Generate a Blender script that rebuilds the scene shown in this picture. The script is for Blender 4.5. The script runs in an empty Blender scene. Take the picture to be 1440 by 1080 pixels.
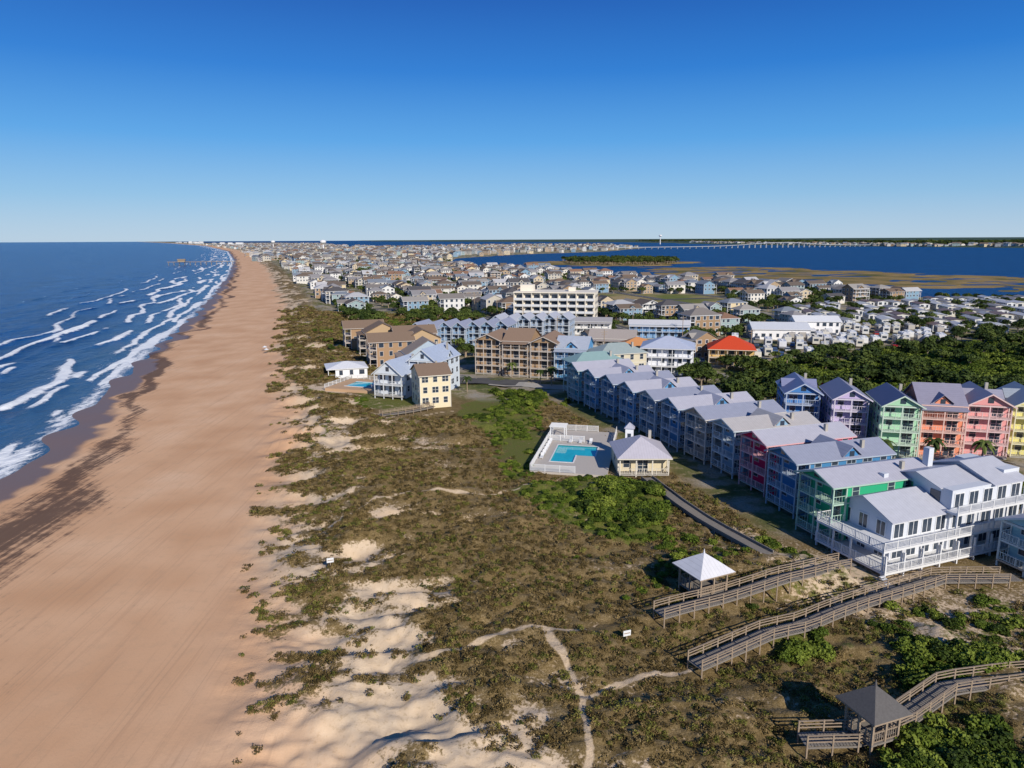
import bpy, math, random
import numpy as np
from mathutils import Vector, Matrix
random.seed(7); rng=np.random.default_rng(11)
sc=bpy.context.scene
R=math.radians
# ------------------------------------------------------------ noise
def _h(ix,iy,s):
    n=(ix*374761393+iy*668265263+s*97471171)&0xffffffff
    n=((n^(n>>13))*1274126177)&0xffffffff
    n^=(n>>16)
    return n/4294967295.0
def vn(x,y,s=0):
    x=np.asarray(x,float); y=np.asarray(y,float)
    xi=np.floor(x).astype(np.int64); yi=np.floor(y).astype(np.int64)
    fx=x-xi; fy=y-yi; fx=fx*fx*(3-2*fx); fy=fy*fy*(3-2*fy)
    a=_h(xi,yi,s); b=_h(xi+1,yi,s); c=_h(xi,yi+1,s); d=_h(xi+1,yi+1,s)
    return (a*(1-fx)+b*fx)*(1-fy)+(c*(1-fx)+d*fx)*fy
def fbm(x,y,o=4,s=0):
    r=0;a=.5;t=0
    for i in range(o):
        r=r+a*vn(x,y,s+i*17); t+=a; a*=.5
        x=x*2.03+5.1; y=y*2.03+3.7
    return r/t
def ss(x,a,b):
    v=np.clip((x-a)/(b-a),0,1); return v*v*(3-2*v)
# ------------------------------------------------------------ geography (metres; x = inland, y = along the coast)
SEA=-3.0
CY=[-3000,0,40,125.7,149.5,192,266,371,565,923,1587,2953,6340,14600,60000]
CX=[850,-57,-69.5,-94.9,-102.3,-116,-140,-172,-236,-363,-610,-1156,-2680,-6880,-31000]
def cx(y): return np.interp(y,CY,CX)
SHORE=[(715,400),(440,455),(380,470),(300,505),(262,600),(215,660),(143,700),(81,900),(-23,1060),(-100,1200),
 (-130,1700),(42,2121),(316,2470),(620,3400),(628,4700),(100,5000),(-386,4900),(-600,3900),(-956,4420),(-2322,8760),(-4576,14600)]
ISLAND=SHORE+[(float(cx(y))-60,y) for y in (14600,6340,2953,1587,923,565,371,192,100,0,-400)]+[(5000,-400),(5000,300)]
MARSH=[(150,715),(193,1083),(361,1107),(448,943),(563,789),(900,700),(1600,640),(1500,480),(748,520),(457,570),(345,600),(280,650)]
ISLET=[(20,1230),(60,1420),(230,1500),(330,1330),(240,1170),(120,1180)]
FAR=[(9000,1400),(2900,2500),(2070,2870),(1750,3600),(1500,5200),(1650,7000),(1500,9500),(-500,14000),(-4000,22000),(-12000,58000),(58000,58000),(58000,1400)]
def sdist(px,py,poly):
    px=np.asarray(px,float);py=np.asarray(py,float)
    d=np.full(px.shape,1e18); ins=np.zeros(px.shape,bool); n=len(poly)
    for i in range(n):
        x1,y1=poly[i];x2,y2=poly[(i+1)%n]
        dx=x2-x1;dy=y2-y1
        u=np.clip(((px-x1)*dx+(py-y1)*dy)/(dx*dx+dy*dy+1e-9),0,1)
        d=np.minimum(d,(px-x1-u*dx)**2+(py-y1-u*dy)**2)
        c=((y1>py)!=(y2>py))&(px<(dx)*(py-y1)/(dy if dy!=0 else 1e-9)+x1)
        ins^=c
    return np.where(ins,1,-1)*np.sqrt(d)
def pdist(px,py,pts):
    d=np.full(np.shape(px),1e18)
    for (x1,y1),(x2,y2) in zip(pts[:-1],pts[1:]):
        dx=x2-x1;dy=y2-y1
        u=np.clip(((px-x1)*dx+(py-y1)*dy)/(dx*dx+dy*dy),0,1)
        d=np.minimum(d,(px-x1-u*dx)**2+(py-y1-u*dy)**2)
    return np.sqrt(d)
PATHS=[[(-27,94),(-24,99),(-21.6,102),(-17.8,105.3),(-9,106),(-2.3,108.5),(2.9,111),(8.5,116)],
 [(-16,58),(-10.8,61.1),(-5.5,62.2),(-2,64.5),(0,66),(3.6,66),(6.9,66)],
 [(5.1,44),(5.0,48),(6.4,54.2),(6.9,56.9),(10.3,57.5),(14.6,59.6),(17,60)],
 [(3.6,66),(4.4,63.5),(4.8,61.9),(6.9,57)],
 [(-14,165),(-24,158),(-32,150),(-45,147)]]
GREENS=[[(0,110),(16,119),(25,107),(21,88),(12,89),(4.3,99)],
 [(-15,163),(-6,188),(9,184),(6,150),(8,122),(-1,112),(-4,139)],
 [(31,86),(36,92),(39,84),(35,79)],
 [(-38,170),(-28,160),(-20,172),(-34,196),(-46,196)],
 [(35,57),(38,63),(52,62),(64,60),(60,54),(44,57)],
 [(26,62),(27,66.5),(31,66),(31,62)],
 [(60,118),(72,118),(98,112),(96,100),(76,100),(66,108)]]
FOREST=[(60,183),(66,204),(82,230),(112,232),(150,262),(196,270),(225,296),(330,330),(300,190),(123,160),(90,168)]
FIELD=[(-120,262),(-48,240),(-25,290),(-2,330),(-30,395),(-98,390),(-140,330)]
RV=[(80,238),(155,262),(192,305),(122,322),(84,272)]
MOB=[(196,300),(150,330),(140,380),(200,440),(330,470),(380,400),(330,336)]
LAWN=[(45,395),(130,402),(150,520),(60,530)]
PADS=[(13,131,19),(-40,194,15),(47,84,8),(56,88,9),(65,92,9),(64,79,7),(-20,176,19),(-27,163,6)]+[(x,y,9) for x,y in
 ((43,90),(42,100),(41,109),(39,118),(36,126),(48,92),(50,103))]
def height(x,y):
    x=np.asarray(x,float);y=np.asarray(y,float)
    t=x-cx(y)
    t2=t+(vn(y/14,y*0,3)-.5)*9+(vn(t/5,y/5,4)-.5)*3
    tt=np.where(t<48,t,t+(t2-t)*ss(t,48,54))
    z=np.interp(tt,[-400,-60,0,12,45,55,64,75,95,125,400],[-9,-6,-3.02,-2.5,-1.35,-.5,.9,1.0,.6,.3,0])
    z=z+(vn(y/11,y*0,9)-.5)*.28*np.exp(-((t-2)/10)**2)+(fbm(t/6,y/14,3,5)-.5)*.14*ss(t,0,10)
    hum=fbm(t/8,y/4.5,4,21)
    amp=np.interp(t,[0,46,54,64,80,118,135],[0,.0,2.4,4.2,2.8,1.6,.2])
    z=z+(hum-.5)*amp
    fg=ss(t,92,110)*(1-ss(y,80,90))
    z=z+fg*(fbm(x/11,y/8,3,33)-.35)*3.0
    big=(fbm(x/1.7,y/1.4,3,41)-.5)*np.interp(t,[48,58,120,135],[0,.8,.7,0.05])
    z=z+big
    flat=ss(t,116,126)*ss(y,84,92)
    flat=np.maximum(flat,ss(t,75,90)*ss(y,195,215))
    for px,py,r in PADS:
        flat=np.maximum(flat,1-ss(np.hypot(x-px,y-py),r*.85,r*1.25))
    z=z*(1-flat)
    sd=sdist(x,y,ISLAND)+ (fbm(x/60,y/60,3,50)-.5)*40
    z=np.where(t>120,np.minimum(z,-3+np.clip(sd*.05,-2,3)),z)
    m=sdist(x,y,MARSH)+(fbm(x/50,y/50,4,60)-.5)*90
    z=np.maximum(z,np.clip(-3+m*.02,-4.5,-2.75)-.8*ss(fbm(x/30,y/16,3,61),.6,.72))*(t>110)+z*(t<=110)
    m=sdist(x,y,ISLET)+(fbm(x/50,y/30,4,62)-.5)*130
    z=np.where(t>110,np.maximum(z,np.clip(-3+m*.04,-4.5,-2.2)),z)
    f=sdist(x,y,FAR)+(fbm(x/400,y/400,3,70)-.5)*300
    z=np.where(t>400,np.maximum(z,np.where(f>0,-3+np.clip(f*.05,0,2)+12*ss(f,60,200)*(0.6+.8*fbm(x/150,y/150,3,71))+ 8*ss(f,1500,6000),-6)),z)
    return z
# ------------------------------------------------------------ node helper
class NT:
    def __init__(s,nt): s.nt=nt
    def __call__(s,typ,ins=None,**props):
        n=s.nt.nodes.new(typ)
        for k,v in props.items(): setattr(n,k,v)
        for k,v in (ins or {}).items():
            if isinstance(v,bpy.types.NodeSocket): s.nt.links.new(v,n.inputs[k])
            else: n.inputs[k].default_value=v
        return n
    def math(s,op,a,b=0.0,c=0.0,clamp=False):
        n=s('ShaderNodeMath',{0:a,1:b},operation=op); n.use_clamp=clamp
        return n.outputs[0]
    def noise(s,vec,scale,detail=4,rough=.55,dist=0.0):
        return s('ShaderNodeTexNoise',{'Vector':vec,'Scale':scale,'Detail':detail,'Roughness':rough,'Distortion':dist}).outputs[0]
    def ramp(s,f,stops,interp='LINEAR'):
        n=s('ShaderNodeValToRGB',{0:f}); cr=n.color_ramp; cr.interpolation=interp
        while len(cr.elements)<len(stops): cr.elements.new(.5)
        for e,(p,c) in zip(cr.elements,stops):
            e.position=p; e.color=(*c,1) if len(c)==3 else c
        return n.outputs[0]
    def sstep(s,v,a,b):
        return s('ShaderNodeMapRange',{'Value':v,'From Min':a,'From Max':b},interpolation_type='SMOOTHSTEP').outputs[0]
    def mix(s,f,a,b,bt='MIX'):
        n=s('ShaderNodeMix',data_type='RGBA',blend_type=bt)
        for i,v in ((0,f),(6,a),(7,b)):
            if isinstance(v,bpy.types.NodeSocket): s.nt.links.new(v,n.inputs[i])
            else: n.inputs[i].default_value=(*v,1) if isinstance(v,tuple) and len(v)==3 else v
        return n.outputs[2]
def newmat(name):
    m=bpy.data.materials.new(name); m.use_nodes=True
    nt=m.node_tree; nt.nodes.clear(); g=NT(nt)
    o=g('ShaderNodeOutputMaterial'); b=g('ShaderNodeBsdfPrincipled')
    nt.links.new(b.outputs[0],o.inputs[0])
    return m,g,b
def setin(g,b,k,v):
    if isinstance(v,bpy.types.NodeSocket): g.nt.links.new(v,b.inputs[k])
    else: b.inputs[k].default_value=(*v,1) if isinstance(v,tuple) and len(v)==3 else v
def simple(name,col,rough=.7,metal=0,var=.12,scale=3.0,spec=.3,stripes=None):
    m,g,b=newmat(name)
    tc=g('ShaderNodeTexCoord').outputs['Object']
    n=g.noise(tc,scale,3)
    lo=tuple(c*(1-var) for c in col); hi=tuple(min(1,c*(1+var)) for c in col)
    c=g.mix(n,lo,hi)
    if stripes:
        ax,freq,amt=stripes
        sp=g('ShaderNodeSeparateXYZ',{0:tc}).outputs[ax]
        fr=g.math('FRACT',g.math('MULTIPLY',sp,freq))
        ln=g.sstep(fr,.12,.0)
        c=g.mix(g.math('MULTIPLY',ln,amt),c,tuple(q*.45 for q in col))
    setin(g,b,'Base Color',c); b.inputs['Roughness'].default_value=rough; b.inputs['Metallic'].default_value=metal
    b.inputs['Specular IOR Level'].default_value=spec
    return m
_wc={}
def wallmat(col):
    if col not in _wc: _wc[col]=simple('siding_paint',col,.75,var=.06,stripes=(2,4.5,.35))
    return _wc[col]
_rc={}
def roofmat(col,ax=1):
    k=(col,ax)
    if k not in _rc: _rc[k]=simple('standing_seam_roof' if ax>=0 else 'shingle_roof',col,.5 if ax>=0 else .85,var=.12 if ax>=0 else .3,scale=1.2 if ax>=0 else 6,stripes=(ax,2.2,.55) if ax>=0 else None)
    return _rc[k]
WHITE=simple('white_paint',(.66,.67,.69),.55,var=.05)
GLASS=simple('window_glass',(.035,.05,.075),.08,var=.3,spec=.8)
WOOD=simple('weathered_wood',(.29,.225,.165),.85,var=.4,scale=7)
WOODG=simple('grey_weathered_wood',(.20,.18,.16),.85,var=.45,scale=7)
CONC=simple('concrete',(.36,.34,.31),.85,var=.15,scale=1)
DARK=simple('underside_shade_and_tyres',(.03,.03,.035),.9)  # black for tyres and for painted shade under the mansion deck
# ------------------------------------------------------------ mesh builder
class MB:
    def __init__(s): s.v=[];s.f=[];s.m=[]
    def poly(s,pts,mi=0):
        i=len(s.v); s.v+= [tuple(p) for p in pts]; s.f.append(tuple(range(i,i+len(pts)))); s.m.append(mi)
    def box(s,x0,x1,y0,y1,z0,z1,mi=0):
        s.hexa([(x0,y0,z0),(x1,y0,z0),(x1,y1,z0),(x0,y1,z0)],[(x0,y0,z1),(x1,y0,z1),(x1,y1,z1),(x0,y1,z1)],mi)
    def hexa(s,b,t,mi=0):
        i=len(s.v); s.v+=list(b)+list(t)
        for q in ((3,2,1,0),(4,5,6,7),(0,1,5,4),(1,2,6,5),(2,3,7,6),(3,0,4,7)):
            s.f.append(tuple(i+k for k in q)); s.m.append(mi)
    def slab(s,p,th,mi=0):
        s.hexa([(a,b,c-th) for a,b,c in p],p,mi)
    def beam(s,a,b,wd,ht,mi=0):
        a=Vector(a);b=Vector(b);d=b-a
        h=Vector((-d.y,d.x,0))
        if h.length<1e-5: h=Vector((1,0,0))
        h=h.normalized()*wd/2
        if abs(d.z)>d.length*.9:
            k=Vector((0,wd/2,0)); h=Vector((wd/2,0,0))
            s.hexa([a-h-k,a+h-k,a+h+k,a-h+k],[b-h-k,b+h-k,b+h+k,b-h+k],mi); return
        u=Vector((0,0,ht))
        s.hexa([tuple(a-h),tuple(b-h),tuple(b+h),tuple(a+h)],[tuple(a-h+u),tuple(b-h+u),tuple(b+h+u),tuple(a+h+u)],mi)
    def cyl(s,c,r0,r1,z0,z1,n=10,mi=0,cap=True):
        i=len(s.v)
        for k in range(n):
            a=2*math.pi*k/n
            s.v.append((c[0]+r0*math.cos(a),c[1]+r0*math.sin(a),z0)); s.v.append((c[0]+r1*math.cos(a),c[1]+r1*math.sin(a),z1))
        for k in range(n):
            j=(k+1)%n; s.f.append((i+2*k,i+2*j,i+2*j+1,i+2*k+1)); s.m.append(mi)
        if cap: s.f.append(tuple(i+2*k+1 for k in range(n))); s.m.append(mi)
    def mesh(s,name,mats,sel=None):
        me=bpy.data.meshes.new(name)
        if sel is None: v,f,m=s.v,s.f,s.m
        else:
            ids=[k for k,mm in enumerate(s.m) if mm==sel]; mp={};v=[];f=[]
            for k in ids:
                q=[]
                for a in s.f[k]:
                    if a not in mp: mp[a]=len(v); v.append(s.v[a])
                    q.append(mp[a])
                f.append(q)
            m=[0]*len(f)
        me.from_pydata([tuple(p) for p in v],[],f)
        for mt in (mats if sel is None else [mats[sel]]): me.materials.append(mt)
        me.polygons.foreach_set('material_index',m); me.update()
        return me
    def obj(s,name,mats,loc=(0,0,0),rz=0):
        o=bpy.data.objects.new(name,s.mesh(name,mats)); sc.collection.objects.link(o)
        o.location=loc;o.rotation_euler[2]=rz; return o
    def split(s,name,mats,parts,loc=(0,0,0),rz=0):
        e=bpy.data.objects.new(name,None); sc.collection.objects.link(e); e.location=loc;e.rotation_euler[2]=rz
        for i,p in enumerate(parts):
            if i in s.m:
                o=bpy.data.objects.new(p,s.mesh(p,mats,i)); sc.collection.objects.link(o); o.parent=e
        return e
def rail(mb,a,b,z,h=1.05,mi=3,pick=.28,post=2.0,pw=.045):
    a=Vector((a[0],a[1],z));b=Vector((b[0],b[1],z)); L=(b-a).length
    if L<.2: return
    up=Vector((0,0,1))
    mb.beam(a+up*(h-.08),b+up*(h-.08),.09,.07,mi); mb.beam(a+up*.12,b+up*.12,.06,.06,mi)
    n=max(1,int(L/post))
    for i in range(n+1):
        p=a.lerp(b,i/n); mb.box(p.x-.055,p.x+.055,p.y-.055,p.y+.055,z,z+h+.05,mi)
    if pick:
        n=int(L/pick)
        for i in range(1,n):
            p=a.lerp(b,i/n); mb.box(p.x-pw/2,p.x+pw/2,p.y-pw/2,p.y+pw/2,z+.18,z+h-.08,mi)
# material slots: 0 walls 1 roof 2 windows 3 trim 4 deck/base
def build_house(w,d,n,sh=2.8,base=0.6,pitch=.5,ridge='y',porch=2.2,hip=False,detail=2,cross=False,sideporch=False,ov=.45):
    mb=MB(); X=w/2; Ht=base+n*sh; pk=.4 if detail>=2 else 0
    mb.box(-X,X,0,d,-.6,Ht,0)
    def fb(face,a0,a1,z0,z1,p0,p1,mi):
        if face=='f': mb.box(a0,a1,-p1,-p0,z0,z1,mi)
        if face=='b': mb.box(a0,a1,d+p0,d+p1,z0,z1,mi)
        if face=='l': mb.box(-X-p1,-X-p0,a0,a1,z0,z1,mi)
        if face=='r': mb.box(X+p0,X+p1,a0,a1,z0,z1,mi)
    def win(face,a,z,ww=.95,wh=1.4):
        if detail>=1:
            fb(face,a-ww/2-.12,a+ww/2+.12,z-.12,z+wh+.14,-.02,.05,3)
        fb(face,a-ww/2,a+ww/2,z,z+wh,-.02,.065,2)
        if detail>=2:
            fb(face,a-ww/2,a+ww/2,z+wh/2-.03,z+wh/2+.03,-.02,.08,3)
            if ww>1.3: fb(face,a-.04,a+.04,z,z+wh,-.02,.083,3)
    for lv in range(n):
        z=base+lv*sh
        for face,L0,L1 in (('f',-X,X),('b',-X,X),('l',0,d),('r',0,d)):
            L=L1-L0; k=max(2,int(L/2.5))
            for i in range(k):
                a=L0+L*(i+.5)/k
                if face=='f' and porch and i==k//2:
                    win(face,a,z+.08,1.7,2.15)
                elif random.random()<.88: win(face,a,z+.85,1.0 if random.random()<.7 else 1.5,1.4)
        if detail>=2 and lv>0:
            for face,L0,L1 in (('b',-X,X),('l',0,d),('r',0,d)): fb(face,L0,L1,z-.12,z+.06,-.02,.03,3)
    if detail>=1:
        for cxx in (-X,X):
            for cyy in (0,d): mb.box(cxx-.09,cxx+.09,cyy-.09,cyy+.09,-.5,Ht-.02,3)
    yf=-(porch if porch else 0)
    if hip:
        o=ov; z0=Ht-.02; y0=yf-o;y1=d+o;x0=-X-o;x1=X+o
        dd=y1-y0; ww=x1-x0; hh=min(dd,ww)/2*pitch; 
        if dd>ww: r0=(0,y0+ww/2,z0+hh);r1=(0,y1-ww/2,z0+hh)
        else: r0=(x0+dd/2,(y0+y1)/2,z0+hh); r1=(x1-dd/2,(y0+y1)/2,z0+hh)
        c=[(x0,y0,z0),(x1,y0,z0),(x1,y1,z0),(x0,y1,z0)]
        if dd>ww:
            mb.poly([c[0],c[1],r0],1);mb.poly([c[1],c[2],r1,r0],1);mb.poly([c[2],c[3],r1],1);mb.poly([c[3],c[0],r0,r1],1)
        else:
            mb.poly([c[0],c[1],r1,r0],1);mb.poly([c[1],c[2],r1],1);mb.poly([c[2],c[3],r0,r1],1);mb.poly([c[3],c[0],r0],1)
        mb.box(x0+.02,x1-.02,y0+.02,y1-.02,z0-.22,z0-.02,3)
    elif ridge=='y':
        o=ov; hr=X*pitch; zr=Ht+hr+.12; ze=Ht-o*pitch+.12
        for sgn in (-1,1):
            p=[(sgn*(X+o),yf-o,ze),(0,yf-o,zr),(0,d+o,zr),(sgn*(X+o),d+o,ze)]
            if sgn>0: p=[p[1],p[0],p[3],p[2]]
            mb.slab(p,.1,1)
            mb.beam((sgn*(X+o+.03),yf-o,ze-.2),(sgn*(X+o+.03),d+o,ze-.2),.08,.18,3)
            for yy in (yf-o-.04,d+o+.04):
                a=Vector((sgn*(X+o),yy,ze-.26)); b=Vector((0,yy,zr-.26)); 
                mb.hexa([(a.x,yy-.03,a.z),(b.x,yy-.03,b.z),(b.x,yy+.03,b.z),(a.x,yy+.03,a.z)],[(a.x,yy-.03,a.z+.24),(b.x,yy-.03,b.z+.24),(b.x,yy+.03,b.z+.24),(a.x,yy+.03,a.z+.24)],3)
        for yy in (0,d): mb.poly([(-X,yy,Ht),(X,yy,Ht),(0,yy,Ht+hr)],0)
        if yf<0:
            mb.poly([(-X,yf+.1,Ht),(X,yf+.1,Ht),(0,yf+.1,Ht+hr)],0)
            mb.poly([(-X,yf+.12,Ht),(X,yf+.12,Ht),(X,0,Ht),(-X,0,Ht)],3)
        win('f',0,Ht+hr*.2,.8,min(1.1,hr*.4)) if not porch else None
        if yf<0: mb.box(-.45,.45,yf+.02,yf+.09,Ht+hr*.2,Ht+hr*.2+min(1.1,hr*.45),2)
    else:
        o=ov; hr=d/2*pitch; zr=Ht+hr+.12; ze=Ht-o*pitch+.12
        mb.slab([(-X-o,-o,ze),(X+o,-o,ze),(X+o,d/2,zr),(-X-o,d/2,zr)],.1,1)
        mb.slab([(-X-o,d/2,zr),(X+o,d/2,zr),(X+o,d+o,ze),(-X-o,d+o,ze)],.1,1)
        for xx in (-X,X): mb.poly([(xx,0,Ht),(xx,d,Ht),(xx,d/2,Ht+hr)],0)
        mb.box(-X-o,X+o,-o-.08,-o-.01,ze-.2,ze-.02,3)
        if yf<0:
            mb.slab([(-X-.2,yf-.3,Ht-.75),(X+.2,yf-.3,Ht-.75),(X+.2,-.0,Ht-.3),(-X-.2,-.0,Ht-.3)],.1,1)
    if cross:
        cw=min(w*.42,3.6); yc=d*.5; hr=cw/2*.8; zt=Ht+.25
        if ridge=='y':
            for sgn in (-1,1):
                xe=sgn*(X+.25); 
                for s2 in (-1,1):
                    p=[(xe,yc+s2*(cw/2+.3),zt),(xe,yc,zt+hr+.3),(0,yc,zt+hr+.3),(0,yc+s2*(cw/2+.3),zt)]
                    if sgn*s2<0: p=p[::-1]
                    mb.slab(p,.1,1)
                mb.box(min(0,sgn*(X-.05)),max(0,sgn*(X-.05)),yc-cw/2,yc+cw/2,Ht-.2,zt-.11,0)
                mb.poly([(sgn*(X+.02),yc-cw/2,Ht),(sgn*(X+.02),yc+cw/2,Ht),(sgn*(X+.02),yc,zt+hr)],0)
                mb.box(min(sgn*(X+.03),sgn*(X+.09)),max(sgn*(X+.03),sgn*(X+.09)),yc-.4,yc+.4,Ht+.1,Ht+.9,2)
        else:
            for s2 in (-1,1):
                p=[(s2*(cw/2+.3),-.5,zt),(0,-.5,zt+hr+.3),(0,d/2,zt+hr+.3),(s2*(cw/2+.3),d/2,zt)]
                if s2>0: p=[p[1],p[0],p[3],p[2]]
                mb.slab(p,.1,1)
            mb.poly([(-cw/2,-.05,Ht-.1),(cw/2,-.05,Ht-.1),(0,-.05,zt+hr)],0)
            mb.box(-.4,.4,-.12,-.06,Ht+.1,Ht+.95,2)
    if porch:
        np_=max(2,int(w/2.6))
        for lv in range(n):
            z=base+lv*sh
            mb.box(-X,X,yf,-.005,z-.2,z,4 if lv==0 else 3)
            rail(mb,(-X+.06,yf+.06),(X-.06,yf+.06),z,mi=3,pick=pk)
            rail(mb,(-X+.06,yf+.12),(-X+.06,-.1),z,mi=3,pick=pk); rail(mb,(X-.06,yf+.12),(X-.06,-.1),z,mi=3,pick=pk)
        for i in range(np_+1):
            a=-X+.1+(w-.2)*i/np_
            mb.box(a-.1,a+.1,yf+.02,yf+.2,-.6,Ht-.05 if (ridge=='y' or hip) else Ht-.8,3)
        if detail>=2:
            mb.box(-X,X,yf+.01,yf+.2,Ht-.35 if ridge=='y' else Ht-1.1,Ht-.08 if ridge=='y' else Ht-.85,3)
    if sideporch:
        for lv in range(1,n):
            z=base+lv*sh; mb.box(X+.01,X+1.4,1,d*.7,z-.18,z,3); rail(mb,(X+1.35,1),(X+1.35,d*.7),z,mi=3,pick=pk)
            for yy in (1.1,d*.35,d*.7-.1): mb.box(X+1.22,X+1.38,yy-.08,yy+.08,-.6,z-.18,3)
    if detail>=2:
        mb.box(X*.45,X*.45+.5,d*.7,d*.7+.5,Ht,Ht+X*pitch+.5,4)
    return mb
_tc={}
PN=['walls','roof','windows','trim_and_railings','porch_floor']
def house(name,x,y,rot,wall,roof,z=0.,pmat=None,ax=1,**k):
    mb=build_house(**k)
    tk=tuple(round(.62*.55+c*.45,3) for c in wall)
    if tk not in _tc: _tc[tk]=simple('painted_trim',tk,.6,var=.05)
    return mb.split(name,[wallmat(wall),roofmat(roof,ax),GLASS,_tc[tk],pmat or CONC],PN,(x,y,z),R(rot))
# ------------------------------------------------------------ terrain
tcol=np.concatenate([[-400,-250,-150,-100,-75],np.arange(-60,-3,3),np.arange(-3,45,.6),np.arange(45,126,.33),np.arange(126,180,1.2),np.arange(180,340,4),np.arange(340,1000,8),np.geomspace(1000,58000,90)])
rows=[-400,-200,-100,-60,-30,0,15,28]
y=36.
while y<230: rows.append(y); y*=1.0055
while y<3500: rows.append(y); y*=1.011
while y<60000: rows.append(y); y*=1.05
rows=np.array(rows)
def gridmesh(name,ts,ys,zf):
    Y,T=np.meshgrid(ys,ts,indexing='ij'); X=T+cx(Y); Z=zf(X,Y)
    nr,nc=X.shape; me=bpy.data.meshes.new(name)
    co=np.stack([X,Y,Z],-1).reshape(-1,3).astype(np.float32)
    idx=np.arange(nr*nc).reshape(nr,nc)
    f=np.stack([idx[:-1,:-1],idx[:-1,1:],idx[1:,1:],idx[1:,:-1]],-1).reshape(-1,4)
    me.vertices.add(len(co)); me.vertices.foreach_set('co',co.ravel())
    me.loops.add(f.size); me.loops.foreach_set('vertex_index',f.ravel().astype(np.int32))
    me.polygons.add(len(f)); me.polygons.foreach_set('loop_start',np.arange(0,f.size,4,dtype=np.int32)); 
    me.update(calc_edges=True); me.polygons.foreach_set('use_smooth',np.ones(len(f),bool)); me.validate()
    o=bpy.data.objects.new(name,me); sc.collection.objects.link(o)
    return o,X.ravel(),Y.ravel(),Z.ravel(),T.ravel()
def setcol(me,name,r,g,b,a):
    at=me.attributes.new(name,'FLOAT_COLOR','POINT')
    at.data.foreach_set('color',np.stack([r,g,b,a],-1).astype(np.float32).ravel())
def masks(X,Y):
    T=X-cx(Y)
    tn=T+(vn(Y/16,Y*0,81)-.5)*8+(fbm(T/7,Y/7,3,82)-.5)*8
    wet=1-ss(tn,3,11)
    wr=np.exp(-((tn-(10+5*ss(Y,150,100)+ (vn(Y/40,Y*0,84)-.5)*7))/ (3.4+5.5*ss(Y,150,85)))**2)*(.6+.75*vn(Y/25,T/9,83))
    hum=fbm(T/8,Y/4.5,4,21)
    dune=ss(tn,48,60)
    hum2=fbm(T/4,Y/2.2,3,321)
    veg=np.interp(tn,[46,52,58,66,76,118,400],[0,.33,.50,.62,.74,.77,.7])+(hum-.5)*1.7*ss(tn,48,54)*(1-ss(tn,66,92))+(hum2-.5)*.9*ss(tn,48,54)*(1-ss(tn,70,84))+(fbm(X/14,Y/9,3,85)-.5)*.5*ss(tn,62,75)
    sandy=(1-ss(Y,90,98))*ss(T,108,118)
    veg=veg-sandy*.20-.14*np.exp(-((X-52)/11)**2-((Y-70)/6)**2)
    green=np.zeros_like(X)
    for p in GREENS: green=np.maximum(green,ss(sdist(X,Y,p)+(fbm(X/4,Y/4,3,86)-.5)*6,-1.5,1.5))
    green=green*.62; green=np.maximum(green,.36*ss(fbm(X/12,Y/12,3,87),.5,.68)*ss(T,70,85))
    green=np.maximum(green,.45*ss(fbm(X/6,Y/5,3,187),.52,.62)*ss(T,78,90)*ss(X,15,28)*(Y<100))
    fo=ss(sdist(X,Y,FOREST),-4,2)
    path=np.zeros_like(X)
    for i,p in enumerate(PATHS): path=np.maximum(path,1-ss(pdist(X+(vn(X/3,Y/3,88)-.5)*1.6,Y+(vn(X/3,Y/3,89)-.5)*1.6,p),.08,.55))
    urb=np.maximum(ss(T,118,124)*ss(Y,88,94),ss(T,88,98)*ss(Y,172,182)*ss(T,95,100))
    urb=np.maximum(urb,ss(T,66,78)*ss(Y,390,410))
    fi=ss(sdist(X,Y,FIELD),-4,4); urb=urb*(1-fi)*(1-fo); green=np.maximum(green,fi*.45*ss(T,70,90))
    la=ss(sdist(X,Y,LAWN),-3,3)
    m=np.maximum(sdist(X,Y,MARSH)+(fbm(X/50,Y/50,4,60)-.5)*90+12,sdist(X,Y,ISLET)+40)
    marsh=ss(m,0,10)*(sdist(X,Y,ISLAND)<30)
    far=ss(sdist(X,Y,FAR),-200,60)
    return dict(T=T,wet=wet,wr=wr,dune=dune,veg=np.clip(veg,0,1),green=green,fo=fo,path=path,urb=urb,marsh=marsh,far=far,lawn=la)
gnd,X,Y,Z,T=gridmesh('ground',tcol,rows,height)
M=masks(X,Y)
setcol(gnd.data,'mA',M['wet'],M['wr'],M['veg'],M['green'])
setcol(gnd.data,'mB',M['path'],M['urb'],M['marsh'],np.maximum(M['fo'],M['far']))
setcol(gnd.data,'mC',M['dune'],M['lawn'],M['far'],M['dune'])
m,g,b=newmat('sand_scrub_ground')
pos=g('ShaderNodeNewGeometry').outputs['Position']
def at(name):
    n=g('ShaderNodeAttribute',attribute_name=name); s=g('ShaderNodeSeparateColor',{0:n.outputs['Color']})
    return s.outputs[0],s.outputs[1],s.outputs[2],n.outputs['Alpha']
wet,wr,veg,grn=at('mA'); pth,urb,mar,fo=at('mB'); dun,lawn,far,_=at('mC')
nf=g.noise(pos,2.6,4,.7); nm=g.noise(pos,.7,4,.65); nl=g.noise(pos,.07,2,.55); nff=g.noise(pos,7.,3,.7)
mp=g('ShaderNodeMapping',{'Vector':pos,'Rotation':(0,0,R(-17.5)),'Scale':(1.6,.045,1)}).outputs[0]
trk=g.noise(mp,1.0,3,.65)
sand=g.ramp(nl,[(.3,(.58,.33,.18)),(.55,(.67,.41,.24)),(.75,(.72,.47,.295))])
sand=g.mix(g.math('MULTIPLY',g.sstep(trk,.53,.70),.35),sand,(.46,.27,.16))
sand=g.mix(g.math('MULTIPLY',g.sstep(nm,.48,.72),.26),sand,(.47,.31,.19))
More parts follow.
